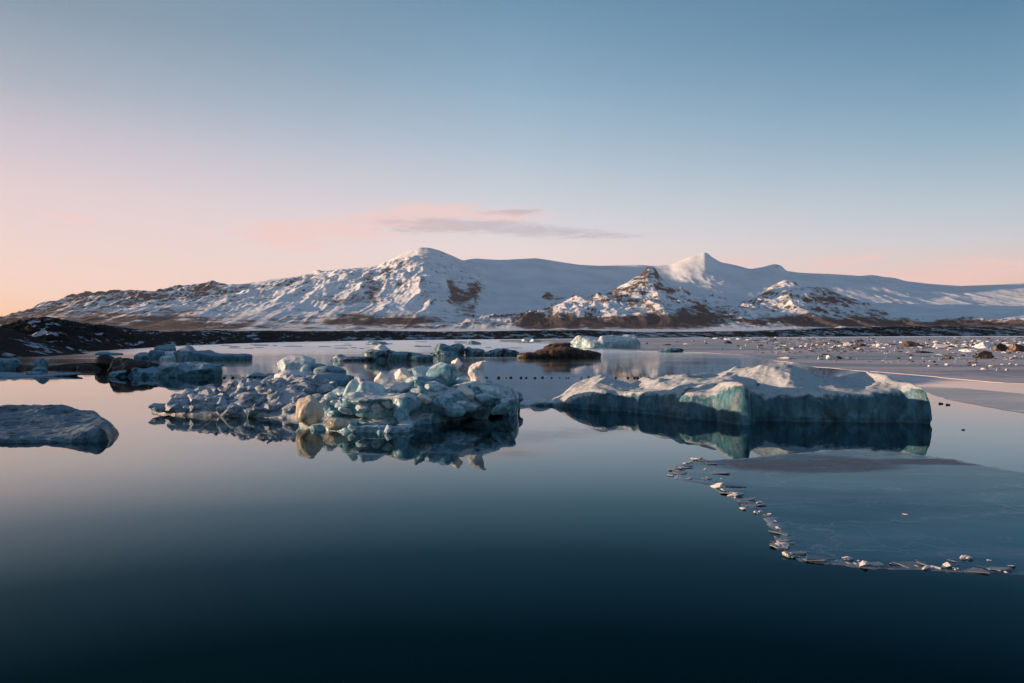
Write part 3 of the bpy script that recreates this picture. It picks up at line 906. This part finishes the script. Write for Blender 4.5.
lumps('iceberg', (296, 374), [(296, 364, 73, 34, 17, .9, 'c'), (284, 366, 73.5, 12, 14, .9, 'c'), (306, 367, 72.5, 22, 15, .8, 'c'), (298, 373, 72, 44, 7, .7, 'c')], .1, 'white', 'pale iceberg with a sunlit square left face, behind the brash floe', seed=2, rough=(.12, .7))
lumps('iceberg', (332, 378), [(330, 372, 71, 34, 12, .6, 'e'), (320, 370, 72, 18, 12, .7, 'e'), (345, 377, 70.5, 18, 5, .6, 'e')], .1, 'blue', 'low rounded blue iceberg right of the pale one with the sunlit face', seed=3, rough=(.1, .8))
lumps('ice_floe', (265, 378), [(258, 376, 73, 18, 5, .6, 'c'), (272, 376.5, 72, 20, 6, .6, 'c'), (284, 375.5, 72, 12, 5, .6, 'c')], .08, 'blue', 'low broken blue slush floe left of the pale iceberg with the sunlit face', 'ice floe', seed=4, rough=(.08, 1.2))

tl = lumps('iceberg', (160, 377), [(150, 372, 73.5, 60, 7, .5, 'c'), (190, 369.5, 73, 58, 13, .6, 'c'), (205, 370.5, 73, 34, 11, .6, 'e'), (116, 373.5, 73, 30, 5, .6, 'c'), (172, 369, 73.5, 30, 10, .6, 'e')], .1, 'blue', 'long teal iceberg with a dirty black back, at left', seed=5, rough=(.22, .5))
dk = lumps('debris_cover', (160, 377), [(130, 366.5, 75, 48, 14, .6, 'c'), (145, 368, 75, 30, 12, .6, 'e')], .1, 'dirt', 'black gravel-covered back of the iceberg', seed=6, rough=(.2, .6), floor=-.1)
dk.location = (0, 0, 0)
dk.parent = tl
del dk['category']
block(106, 362, 88, 20, 15, 71, 'dirt', 'black dirt-covered ice block at the left end of the long teal iceberg', rot=(.3, 0, .2), edge=.2)
lumps('ice_floe', (60, 371), [(30, 368, 87, 40, 5, .5, 'c'), (64, 367.5, 88, 50, 6, .4, 'c'), (88, 368, 87, 24, 6, .5, 'c')], .12, 'dirt', 'flat black dirt-covered floe at left, behind the pale slush floe', 'ice floe', seed=6, rough=(.1, .6)).update_tag()
lumps('iceberg', (41, 371), [(41, 366, 83.5, 12, 9, .8, 'c'), (38, 369.5, 83, 14, 5, .8, 'c'), (43, 361, 83.5, 8, 5, .8, 'c')], .08, 'blue', 'small pale blue ice knob standing in front of the flat black floe', seed=7, rough=(.12, 1.0))
lumps('iceberg', (6, 370), [(2, 364, 87, 22, 12, .8, 'e'), (15, 364, 87, 12, 12, .8, 'e'), (-14, 365, 87, 24, 10, .8, 'e')], .12, 'blue', 'rounded dark blue iceberg cut by the left picture edge', seed=8, rough=(.12, .7))
lumps('ice_floe', (35, 377), [(14, 376.5, 73, 50, 4, .5, 'c'), (48, 376, 74, 54, 4, .4, 'c'), (36, 373.5, 77, 20, 4, .5, 'c')], .08, 'blue', 'flat pale blue slush floe at the left picture edge, in front of the black floe', 'ice floe', seed=9, rough=(.06, 1.0))
lumps('iceberg', (150, 361), [(145, 357, 122, 20, 8, .7, 'c'), (157, 355.5, 122, 15, 11, .7, 'c'), (138, 358, 120, 10, 6, .7, 'c')], .15, 'blue', 'small jagged teal iceberg just behind the dirty-backed long one', seed=10, rough=(.2, .5))
lumps('iceberg', (170, 361), [(170, 356.5, 119, 10, 9, .8, 'c'), (166, 359, 118, 12, 5, .8, 'c')], .15, 'white', 'tiny white ice hump between two teal icebergs at left', seed=11, rough=(.15, .6))
lumps('iceberg', (210, 361), [(188, 354.5, 117, 28, 14, .6, 'c'), (205, 355.5, 117, 28, 11, .6, 'c'), (228, 356.5, 117, 46, 7, .5, 'e'), (242, 356, 119, 20, 5, .5, 'e')], .16, 'blue', 'long teal iceberg with a tall left end and a low tail to the right', seed=12, rough=(.25, .4))
lumps('iceberg', (162, 350), [(163, 349, 178, 24, 6, .6, 'c'), (170, 347, 180, 10, 5, .6, 'c')], .2, 'blue', 'small far blue iceberg just below the dark hill\'s right foot', seed=13, rough=(.25, .35))
lumps('ice_floe', (110, 356), [(109, 354, 146, 28, 3, .5, 'e'), (104, 353, 146, 12, 3, .5, 'e')], .15, 'blue', 'thin flat blue floe below the dark hill', 'ice floe', seed=14, rough=(.1, .6))

lumps('iceberg', (382, 361), [(380, 354, 116, 34, 11, .6, 'e'), (405, 355.5, 116, 40, 8, .5, 'e'), (420, 357, 115, 26, 5, .5, 'e'), (355, 359, 115, 50, 4, .4, 'c'), (340, 357.5, 115, 12, 6, .6, 'c')], .15, 'blue_dirty', 'low streaked dark iceberg with a tail each side, in mid-water', seed=15, rough=(.18, .4))
block(382, 349.5, 116, 14, 9, 72, 'white', 'small sunlit snowy knob atop the low streaked dark iceberg', rot=(.2, 0, .2), edge=.25)
lumps('iceberg', (450, 356), [(443, 349, 140, 14, 11, .8, 'c'), (455, 350, 140, 16, 10, .8, 'c'), (449, 354.5, 138, 26, 4, .7, 'c')], .16, 'blue_dirty', 'small craggy black and white iceberg left of the debris-covered ones', seed=16, rough=(.35, .45))
lumps('iceberg', (492, 356), [(476, 352, 140, 22, 7, .6, 'c'), (495, 352.5, 140, 26, 6, .6, 'c'), (513, 352.5, 140, 18, 5, .6, 'c')], .16, 'blue_dirty', 'low dark broken ice between the craggy small iceberg and the ochre-topped one', seed=17, rough=(.3, .5))
lumps('ice_floe', (378, 345), [(378, 343.5, 275, 26, 3.5, .5, 'c')], .3, 'blue', 'far flat teal floe near the opposite shore', 'ice floe', seed=18, rough=(.2, .3))
lumps('iceberg', (560, 358), [(560, 352, 128, 50, 10, .7, 'e'), (556, 347.5, 129, 24, 9, .8, 'c'), (585, 354, 128, 34, 8, .6, 'e'), (535, 355, 127, 36, 6, .6, 'e')], .15, 'gold', 'black debris-covered iceberg with an ochre sunlit crest, in mid-water', seed=19, rough=(.3, .4))
lumps('iceberg', (608, 348), [(592, 342, 212, 30, 11, .7, 'c'), (612, 341.5, 212, 40, 11, .7, 'c'), (628, 342.5, 212, 20, 10, .7, 'c')], .25, 'white', 'pale far iceberg with a sunlit left end, behind the ochre-topped one', seed=20, rough=(.4, .25))
lumps('ice_floe', (673, 352), [(673, 349.8, 168, 22, 4, .6, 'e'), (664, 350.5, 168, 12, 3, .6, 'e')], .2, 'blue_dirty', 'small dark flat floe on the pale frozen lagoon, right of the far pale iceberg', 'ice floe', seed=21, rough=(.15, .5))


# ------------------------------------------------------------------ sheets of lake ice
def sheet(name, poly, z, mat, label, cat, step=.25, jag=.12, freq=1.2, thick=.05):
    """a thin sheet of ice with a ragged broken edge: points along the outline, then triangulated"""
    import bmesh
    pts = []
    for i in range(len(poly)):
        a, b = np.array(poly[i - 1]), np.array(poly[i])
        n = max(1, int(np.linalg.norm(b - a) / step))
        for k in range(n):
            pts.append(a + (b - a) * k / n)
    pts = np.array(pts)
    nx = fbm(pts[:, 0] * freq, pts[:, 1] * freq, 1.0, 4, .6)
    ny = fbm(pts[:, 0] * freq, pts[:, 1] * freq, 9.0, 4, .6)
    pts = pts + jag * np.stack([nx, ny], 1)
    bm = bmesh.new()
    f = bm.faces.new([bm.verts.new((p[0], p[1], z)) for p in pts])
    if f.normal.z < 0 or f.calc_area() and (f.normal_update() or f.normal.z < 0):
        f.normal_flip()
    r = bmesh.ops.extrude_face_region(bm, geom=[f])
    for v in r['geom']:
        if isinstance(v, bmesh.types.BMVert):
            v.co.z -= 0
    low = [v for v in f.verts] if f.is_valid else []
    for v in low:
        v.co.z -= thick
    bmesh.ops.triangulate(bm, faces=bm.faces[:])
    bmesh.ops.recalc_face_normals(bm, faces=bm.faces[:])
    me = bpy.data.meshes.new(name)
    bm.to_mesh(me)
    bm.free()
    return tag(link(name, me, mat), label, cat)


def sheet_mat(name, dark, light, sc_=.35, rough=.22, ior=1.2, lo=.4, hi=.65, streak=.3, snow=None, slo=.55, shi=.66, slush=None):
    b = NT(name)
    t = b.t
    pos = b.n('TexCoord').outputs['Object']
    m1 = node(t, 'Mapping', {0: pos, 'Scale': (streak, 1, 1), 'Rotation': (0, 0, .12)}).outputs[0]
    n1 = noise(t, m1, sc_, 7, .62, .8)
    n2 = noise(t, pos, sc_ * 6, 5, .65)
    c = ramp(t, n1, [(lo, dark), (hi, light)])
    rr = mrange(t, n1, .35, .65, rough * .7, rough * 1.4)
    if snow:
        v = mathn(t, 'ADD', noise(t, m1, sc_ * .6, 6, .6, .4), mathn(t, 'MULTIPLY', mathn(t, 'SUBTRACT', n2, .5), .25))
        sm = mrange(t, v, slo, shi)
        c = mixc(t, sm, c, snow)
        rr = mathn(t, 'ADD', rr, mathn(t, 'MULTIPLY', sm, .5))
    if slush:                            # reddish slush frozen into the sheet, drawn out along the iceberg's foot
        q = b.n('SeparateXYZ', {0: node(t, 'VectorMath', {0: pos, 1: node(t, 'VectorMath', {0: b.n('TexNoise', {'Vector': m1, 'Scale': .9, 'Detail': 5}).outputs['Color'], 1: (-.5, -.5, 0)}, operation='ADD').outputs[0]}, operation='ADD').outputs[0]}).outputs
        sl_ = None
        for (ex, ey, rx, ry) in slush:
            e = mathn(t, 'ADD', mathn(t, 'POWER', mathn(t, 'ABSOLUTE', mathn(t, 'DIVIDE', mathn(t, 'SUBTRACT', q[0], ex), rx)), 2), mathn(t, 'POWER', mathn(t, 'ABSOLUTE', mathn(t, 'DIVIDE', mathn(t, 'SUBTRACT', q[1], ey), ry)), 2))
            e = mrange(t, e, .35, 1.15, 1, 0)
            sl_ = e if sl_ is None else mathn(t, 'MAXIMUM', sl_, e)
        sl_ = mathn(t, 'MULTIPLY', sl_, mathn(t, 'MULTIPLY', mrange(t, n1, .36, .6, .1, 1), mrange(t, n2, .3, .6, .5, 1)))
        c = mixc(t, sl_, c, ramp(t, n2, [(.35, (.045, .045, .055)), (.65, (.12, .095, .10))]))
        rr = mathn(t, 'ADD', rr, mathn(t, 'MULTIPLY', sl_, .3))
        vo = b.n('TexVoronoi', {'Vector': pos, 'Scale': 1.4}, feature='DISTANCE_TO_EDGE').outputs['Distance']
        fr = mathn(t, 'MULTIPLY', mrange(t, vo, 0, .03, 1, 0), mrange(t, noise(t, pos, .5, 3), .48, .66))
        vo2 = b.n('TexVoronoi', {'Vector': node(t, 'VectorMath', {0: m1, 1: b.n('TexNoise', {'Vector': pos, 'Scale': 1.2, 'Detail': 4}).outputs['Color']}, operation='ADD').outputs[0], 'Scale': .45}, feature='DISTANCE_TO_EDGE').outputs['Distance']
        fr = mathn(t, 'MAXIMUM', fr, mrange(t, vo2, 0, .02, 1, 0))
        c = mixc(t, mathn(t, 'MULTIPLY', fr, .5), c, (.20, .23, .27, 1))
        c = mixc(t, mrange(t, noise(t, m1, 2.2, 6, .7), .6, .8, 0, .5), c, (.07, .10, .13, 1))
    bump = b.n('Bump', {'Strength': .35, 'Distance': .02, 'Height': n2})
    if slush:
        geo = b.n('NewGeometry')
        face = mathn(t, 'ABSOLUTE', node(t, 'VectorMath', {0: geo.outputs['Incoming'], 1: geo.outputs['Normal']}, operation='DOT_PRODUCT').outputs['Value'])
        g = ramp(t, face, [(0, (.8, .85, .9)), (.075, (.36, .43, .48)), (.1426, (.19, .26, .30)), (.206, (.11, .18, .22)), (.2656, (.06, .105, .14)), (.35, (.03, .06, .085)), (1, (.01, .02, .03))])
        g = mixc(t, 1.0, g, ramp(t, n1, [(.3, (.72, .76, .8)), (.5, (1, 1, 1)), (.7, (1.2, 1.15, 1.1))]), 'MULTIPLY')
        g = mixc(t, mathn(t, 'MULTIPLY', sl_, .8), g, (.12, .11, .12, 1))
        rim = b.n('Attribute', attribute_name='rim').outputs['Fac']
        rn = mathn(t, 'ADD', rim, mathn(t, 'MULTIPLY', mathn(t, 'SUBTRACT', noise(t, pos, 3.0, 5, .65), .5), 1.1))
        frost_ = mrange(t, rn, .02, .42, .75, 0)
        frost_ = mathn(t, 'MULTIPLY', frost_, mrange(t, noise(t, pos, .55, 3), .38, .6, .15, 1))
        haze_ = mrange(t, noise(t, m1, .8, 6, .62, .6), .42, .7, 0, .5)
        c = mixc(t, haze_, c, (.10, .125, .155, 1))
        c = mixc(t, frost_, c, (.40, .41, .44, 1))
        gl = b.n('BsdfGlossy', {'Color': g, 'Roughness': mathn(t, 'ADD', .12, mathn(t, 'MULTIPLY', sl_, .3)), 'Normal': bump.outputs[0]})
        df = b.n('BsdfDiffuse', {'Color': mixc(t, .35, c, (.004, .008, .011, 1)), 'Normal': bump.outputs[0]})
        ad = b.n('AddShader', {0: gl.outputs[0], 1: df.outputs[0]})
        t.links.new(ad.outputs[0], b.out.inputs[0])
        return b.m
    principled(b, color=c, rough=rr, ior=ior, normal=bump.outputs[0])
    return b.m


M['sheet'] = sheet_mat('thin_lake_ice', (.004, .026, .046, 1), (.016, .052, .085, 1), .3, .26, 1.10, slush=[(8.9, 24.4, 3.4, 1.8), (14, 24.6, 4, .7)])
M['frozen'] = sheet_mat('snowy_lake_ice', (.05, .08, .105, 1), (.16, .18, .22, 1), .07, .3, 1.25, snow=(.56, .53, .55, 1), slo=.42, shi=.54)


def grid_sheet(name, poly, res, mat, label, cat, jag=.16, freq=1.6, z=.008):
    """a thin ice sheet on a fine grid, its border pulled onto the ragged outline; 'rim' is the distance to the edge"""
    p = np.array(poly)
    xs = np.arange(p[:, 0].min() - .6, p[:, 0].max() + .6, res)
    ys = np.arange(p[:, 1].min() - .6, p[:, 1].max() + .6, res)
    x, y = np.meshgrid(xs, ys, indexing='xy')
    ragged = lambda a, b: poly_sd(a, b, poly) + jag * (1.3 * fbm(a * freq, b * freq, 1.0, 4, .6) + .9 * fbm(a * freq * .35, b * freq * .35, 4.0, 2))
    sd = ragged(x, y)
    e = .02
    gx_, gy_ = (ragged(x + e, y) - sd) / e, (ragged(x, y + e) - sd) / e
    g2 = np.maximum(np.sqrt(gx_ ** 2 + gy_ ** 2), .5)
    keep = (sd[:-1, :-1] + sd[1:, :-1] + sd[:-1, 1:] + sd[1:, 1:]) / 4 < 0
    near_ = np.abs(sd) < res * 1.6
    sh = np.where(near_ & (sd > -res * .7), sd, 0) / g2
    x2, y2 = x - gx_ / g2 * sh * .9, y - gy_ / g2 * sh * .9
    zz_ = z + .0012 * fbm(x * .6, y * .6, 3.0, 2) + .012 * sstep(.35, .0, -sd) * np.clip(fbm(x * 3, y * 3, 6.0, 3) + .3, 0, 1)
    zz_ = np.where(sd > -res * .7, -.01, zz_)
    n, m = x.shape
    idx = np.arange(n * m).reshape(n, m)
    f = np.stack([idx[:-1, :-1], idx[:-1, 1:], idx[1:, 1:], idx[1:, :-1]], -1)[keep]
    used = np.unique(f)
    re = np.full(n * m, -1)
    re[used] = np.arange(len(used))
    v = np.stack([x2, y2, zz_], -1).reshape(-1, 3)[used]
    me = raw_mesh(name, v, re[f])
    at = me.attributes.new('rim', 'FLOAT', 'POINT')
    at.data.foreach_set('value', np.ascontiguousarray(-sd.ravel()[used], 'f'))
    return tag(link(name, me, mat), label, cat)


near = [W(*p) for p in [(676, 479), (673, 470), (688, 462), (722, 459), (760, 456), (800, 452), (850, 449), (905, 452), (960, 461), (1024, 472), (1250, 500)]] + [(30, 8), (12, 10)] + [W(*p) for p in [(1150, 590), (1024, 578), (980, 574), (920, 570), (870, 569), (830, 563), (800, 561), (782, 556), (776, 549), (779, 541), (776, 532), (765, 522), (748, 512), (738, 503), (728, 496), (712, 487), (695, 483)]]
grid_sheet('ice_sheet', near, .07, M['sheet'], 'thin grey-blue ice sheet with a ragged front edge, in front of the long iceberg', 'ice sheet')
far_edge = [(500, 342), (560, 344), (610, 349), (640, 351), (700, 352.5), (745, 355), (775, 361), (800, 365), (850, 370), (900, 374), (960, 379), (1024, 384), (1400, 400)]
sheet('frozen_lagoon', [W(*p) for p in far_edge] + [W(1500, 337.2), W(1024, 336.7), W(640, 338.2), W(500, 340)], .02, M['frozen'], 'wide pale frozen lagoon surface dusted with snow, before the far shore at right', 'lake ice', step=1.5, jag=2.0, freq=.12)
M['film'] = sheet_mat('clear_lake_ice', (.035, .05, .065, 1), (.09, .10, .115, 1), .15, .16, 1.22)
sheet('ice_sheet', [W(*p) for p in [(905, 386), (925, 392), (945, 399), (985, 406), (1024, 414), (1200, 440), (1300, 420), (1024, 394), (960, 388)]], .010, M['film'], 'thin smooth ice sheet with a dark rim, right of the long iceberg', 'ice sheet', step=.4, jag=.4, freq=.5)

# sunlit bits of broken ice on the edge of the near sheet
bits = [(718, 487, 15), (729, 491, 16), (736, 496, 9), (724, 484, 7), (742, 509, 6), (756, 513, 6), (767, 516, 7), (778, 529, 5), (783, 546, 13), (788, 556, 12), (848, 560, 9), (849, 564, 6), (864, 565, 14), (926, 569, 10), (937, 569, 8), (947, 567, 14), (953, 562, 7), (966, 559, 12), (1011, 567, 9), (1000, 572, 4), (1006, 573, 4), (989, 561, 5), (695, 460, 9), (690, 479, 7), (679, 468, 5), (760, 503, 5), (905, 515, 6)]
rs = random.Random(9)
edge_l = [(672, 478), (676, 470), (690, 461), (712, 486), (728, 495), (738, 502), (748, 511), (765, 521), (776, 531), (778, 541), (777, 549), (785, 556), (802, 561), (832, 563), (872, 568), (922, 569), (980, 573), (1022, 577)]
for i in range(150):
    q = rs.choice((.5, 1.5, 2.6, 3.8, 6, 9.5, 11.2, 14, 15.2)) + rs.gauss(0, .45) if i < 115 else rs.uniform(5, 16.5)
    q = min(max(q, 0), 16.5)
    (ax, ay), (bx, by) = edge_l[int(q)], edge_l[int(q) + 1]
    f_ = q - int(q)
    off = abs(rs.gauss(0, 1))
    bits.append((ax + (bx - ax) * f_ + 7 * off + 1, ay + (by - ay) * f_ - 1.5 * off - .5, rs.choice((1, 1.5, 1.5, 2, 2.5, 3.5, 5))))
for i, (px, py, wp) in enumerate(bits):
    x, y = W(px, py)
    s = wp / F * y / 2
    fl_ = i % 5 in (1, 3)
    piece('ice_chunk', FLAT if fl_ else TEMPL, i, 'spur' if i % 7 == 2 else 'chunk', (x, y, .012 + s * (.1 if fl_ else .16)), (s * rs.uniform(.9, 1.5), s * rs.uniform(.5, 1), s * rs.uniform(.35, .65) * (1.3 if fl_ else 1)), (rs.uniform(-.3, .3), rs.uniform(-.3, .3), rs.uniform(0, 6)),
          'small sunlit ice chunk lying near the ragged edge of the thin front sheet', 'ice chunk', 'ice chunks along the edge of the front sheet')
M['plate'] = sheet_mat('ice_plate', (.10, .13, .16, 1), (.26, .29, .33, 1), 1.2, .25, 1.3)
plates = []
for i in range(44):                      # thin broken plates lapped over the sheet's margin
    q = min(max(rs.choice((.6, 1.6, 2.8, 4.5, 7, 9, 10.6, 12.5, 15.0)) + rs.gauss(0, .6), 0), 16.4)
    (ax, ay), (bx, by) = edge_l[int(q)], edge_l[int(q) + 1]
    f_ = q - int(q)
    off = abs(rs.gauss(0, 1))
    x, y = W(ax + (bx - ax) * f_ + 9 * off - 1, ay + (by - ay) * f_ - 2 * off)
    r_ = rs.choice((.08, .12, .16, .22, .3))
    n_ = rs.choice((5, 6, 7))
    an = sorted(rs.uniform(0, 6.283) for _ in range(n_))
    ring_ = [(r_ * rs.uniform(.6, 1.2) * math.cos(q_), r_ * .75 * rs.uniform(.6, 1.2) * math.sin(q_)) for q_ in an]
    v_ = [(a_, b_, 0) for a_, b_ in ring_] + [(a_ * .96, b_ * .96, .014) for a_, b_ in ring_]
    me_ = bpy.data.meshes.new('ice_plate')
    me_.from_pydata(v_, [], [tuple(range(n_))[::-1], tuple(range(n_, 2 * n_))] + [(k_, (k_ + 1) % n_, n_ + (k_ + 1) % n_, n_ + k_) for k_ in range(n_)])
    o = link('ice_plate', me_, M['plate'], (x, y, .016))
    o.rotation_euler = (rs.uniform(-.12, .12), rs.uniform(-.12, .12), 0)
    tag(o, 'thin grey broken ice plate lapped on the ragged edge of the front sheet', 'ice plate', 'ice plates along the edge of the front sheet')

# brash on the frozen lagoon at right
named = [(912, 344, 24, 6.5, 'brown', 'wide dark brown ice mound on the frozen lagoon, its top sunlit'), (984, 353.5, 22, 10, 'dirt', 'black pointed ice mound on the frozen lagoon near the right edge'),
         (1000, 347, 16, 10, 'brown', 'brown sunlit ice heap beside the white rubble at the right edge'), (1018, 347, 18, 11, 'brown', 'brown ice heap cut by the right picture edge'),
         (985, 345, 22, 8, 'chunk', 'heap of white broken ice behind the black pointed mound'), (968, 350, 16, 5, 'chunk', 'flat white ice rubble left of the black pointed mound'),
         (830, 356.5, 12, 6, 'white', 'bright white ice hump on the frozen lagoon behind the long iceberg'), (820, 358, 7, 4, 'white', 'smaller of the two white ice humps behind the long iceberg'),
         (839, 357.5, 9, 3, 'dirt', 'dark flat lump right against the bright white hump'), (787, 357.5, 20, 3, 'chunk', 'flat pinkish ice slab lying alone behind the long iceberg\'s crest'),
         (848, 344, 10, 5, 'chunk', 'square pale ice block on the frozen lagoon under the mountain spur'), (862, 344.5, 9, 4, 'brown', 'small brown lump right of the square pale block'),
         (728, 342, 9, 3.5, 'dirt', 'small black lump far out on the frozen lagoon'), (820, 343, 16, 3.5, 'brown', 'low brown rubble left of the square pale block'),
         (880, 345, 12, 5, 'chunk', 'pale broken ice left of the wide dark brown mound'), (941, 346, 24, 5, 'chunk', 'broad pale rubble right of the wide dark brown mound'),
         (924, 352, 20, 2.5, 'dirt', 'thin dark ice strip on the frozen lagoon'), (948, 357, 12, 4, 'brown', 'brown stump of ice in front of the broad pale rubble'), (528, 339.5, 14, 5, 'white', 'small pale ice hump at the far shore in mid-picture'), (536, 340, 12, 4, 'white', 'lower pale ice hump beside the one at the far shore'), (473, 342.5, 18, 5, 'blue', 'small blue ice hump near the far shore')]
rs = random.Random(21)
for i, (px, py, wp, hp, mat, lab) in enumerate(named):
    x, y = W(px, py + hp * .42)
    piece('ice_mound', TEMPL, i, mat, (x, y, hp / F * y * .22), (wp / F * y / 2 * .85, wp / F * y / 2 * .7, hp / F * y * .72), (0, 0, rs.uniform(-.4, .4)), lab, 'ice mound')
k = 0
while k < 280:
    px = 1024 - abs(rs.gauss(0, 1)) * 170
    py = rs.uniform(338.5, 372) if px > 790 else rs.uniform(338.2, 350)
    if k % 2:
        px = rs.choice((805, 845, 880, 940, 965, 985, 1010)) + rs.gauss(0, 13)
        py = rs.gauss(346.5, 2.2)
    if px < 610 or py > 344 + (px - 610) * .075 + rs.uniform(-3, 2):
        continue
    k += 1
    x, y = W(px, py)
    wp = rs.choice((3, 4, 5, 6, 8)) if k % 2 == 0 else rs.choice((1.6, 2, 2.5, 3, 4, 5, 7)) * rs.uniform(.8, 1.3) * (1 if py < 356 else .7)
    hp = rs.uniform(1.3, 3.4)
    mat = rs.choice(('chunk', 'chunk', 'chunk', 'brown', 'dirt'))
    lab = {'chunk': 'small pale ice lump scattered on the frozen lagoon', 'brown': 'small brown ice lump scattered on the frozen lagoon', 'dirt': 'small black ice lump scattered on the frozen lagoon'}[mat]
    piece('ice_lump', FLAT if k % 3 else TEMPL, k, mat, (x, y, .1), (wp / F * y / 2, wp / F * y / 2 * .8, hp / F * y * (1.6 if k % 3 else .6)), (0, 0, rs.uniform(0, 6)), lab, 'ice lump', 'ice lumps scattered on the frozen lagoon')
rs = random.Random(31)
import bmesh
hulls = []
for k in range(7):
    bm = bmesh.new()
    for _ in range(11):
        bm.verts.new((rs.gauss(0, .55), rs.gauss(0, .5), rs.gauss(0, .32)))
    bmesh.ops.convex_hull(bm, input=bm.verts[:])
    bmesh.ops.delete(bm, geom=[v for v in bm.verts if not v.link_faces], context='VERTS')
    bm.verts.index_update()
    hulls.append((np.array([v.co for v in bm.verts]), [[v.index for v in f.verts] for f in bm.faces]))
    bm.free()
vs, fs, mi, nv, k = [], [], [], 0, 0
while k < 1500:
    px, py = rs.uniform(600, 1050), 337.6 + abs(rs.gauss(0, 1)) * 13
    if py > 345 + max(px - 620, 0) * .07 or py > 374:
        continue
    dens = float(fbm(px / 60, py / 4.5, 3.1, 4, .6)) + .25 * (px > 780) - .25 * (px < 740)
    if dens < rs.uniform(-.1, .5):
        continue
    k += 1
    x, y = W(px, py)
    s = rs.choice((.5, .7, .9, 1.2, 1.8)) / F * y
    v, f = hulls[k % 7]
    ang = rs.uniform(0, 6.28)
    ca_, sa_ = math.cos(ang), math.sin(ang)
    hh_ = rs.uniform(.35, .9)
    vs.append(np.stack([(v[:, 0] * ca_ - v[:, 1] * sa_) * s * 1.5 + x, (v[:, 0] * sa_ + v[:, 1] * ca_) * s + y, v[:, 2] * s * hh_ + .05], 1))
    fs += [[i + nv for i in q] for q in f]
    mi += [rs.choice((0, 0, 0, 1, 2))] * len(f)
    nv += len(v)
me = bpy.data.meshes.new('ice_rubble')
me.from_pydata(np.concatenate(vs).tolist(), [], fs)
for m_ in ('chunk', 'brown', 'dirt'):
    me.materials.append(M[m_])
me.polygons.foreach_set('material_index', mi)
o = tag(link('ice_rubble', me), 'fine pale and brown ice rubble strewn over the frozen lagoon at right', 'ice rubble', kind='stuff')
rs = random.Random(22)
for k in range(46):                      # low bits of ice before the far shore in mid-picture
    px, py = rs.uniform(215, 620), rs.uniform(341.5, 349)
    if px < 330 and py < 345:
        continue
    x, y = W(px, py)
    wp, hp = rs.uniform(5, 20), rs.uniform(.8, 1.8)
    mat = rs.choice(('blue', 'blue', 'slab', 'white'))
    lab = {'blue': 'flat blue ice piece drifting before the far shore', 'slab': 'flat grey ice piece drifting before the far shore', 'white': 'flat white ice piece drifting before the far shore'}[mat]
    piece('drift_ice', FLAT, k, mat, (x, y, .05), (wp / F * y / 2, wp / F * y / 2 * .7, hp / F * y * 1.5), (0, 0, rs.uniform(-.4, .4)), lab, 'drift ice', 'flat ice drifting before the far shore')

# ------------------------------------------------------------------ line of floats across the water
fm = NT('dark_float')
principled(fm, color=(.012, .012, .014, 1), rough=.6)
M['float'] = fm.m
fl = Field((-1.3, -1.3, -1.3), (1.3, 1.3, 1.3), .12)
fl.ell((0, 0, 0), (1, .8, .72), k=0)
fl.ell((.25, 0, .5), (.4, .35, .35), k=.2)
FLOAT = fl.mesh('float', (0, 0, 0))
FLOAT.materials.append(fm.m)
rs = random.Random(3)
xs_ = [226, 233, 241, 247, 254, 262, 268] + list(np.arange(488, 650, 7.6))
for px in xs_:
    x, y = W(px + rs.uniform(-3.4, 3.4), 378.0 + rs.uniform(-.25, .25))
    o = link('float', FLOAT, loc=(x, y, .04))
    s = rs.choice((.06, .08, .10, .11, .14))
    o.scale = (s * rs.uniform(1, 1.4), s, s)
    tag(o, 'small dark float in the straight line strung across the calm water', 'float', 'floats in a line across the water')
for (px, py, wp, lab) in [(941, 404, 4, 'left of two small dark lumps on the water right of the long iceberg'), (948, 405, 4, 'right of two small dark lumps on the water right of the long iceberg'), (963, 430, 3, 'lone tiny dark lump on the water above the slush')]:
    x, y = W(px, py)
    s = wp / F * y / 2
    piece('ice_lump', TEMPL, 3, 'dirt', (x, y, s * .2), (s, s, s * .8), (0, 0, px), lab, 'ice lump')

# ------------------------------------------------------------------ the evening air
hb = NT('evening_haze')
pv = hb.n('VolumePrincipled', {'Color': (.80, .82, .86, 1), 'Density': .8e-5, 'Anisotropy': .2})
hb.t.links.new(pv.outputs[0], hb.out.inputs['Volume'])
hz_v = [(x, y, z) for x in (-16000, 20000) for y in (-10000, 22000) for z in (-8, 1700)]
hz = bpy.data.meshes.new('haze')
hz.from_pydata(hz_v, [], [(0, 1, 3, 2), (4, 6, 7, 5), (0, 4, 5, 1), (2, 3, 7, 6), (0, 2, 6, 4), (1, 5, 7, 3)])
tag(link('haze', hz, hb.m), 'thin evening haze over the lagoon', 'haze', kind='stuff')
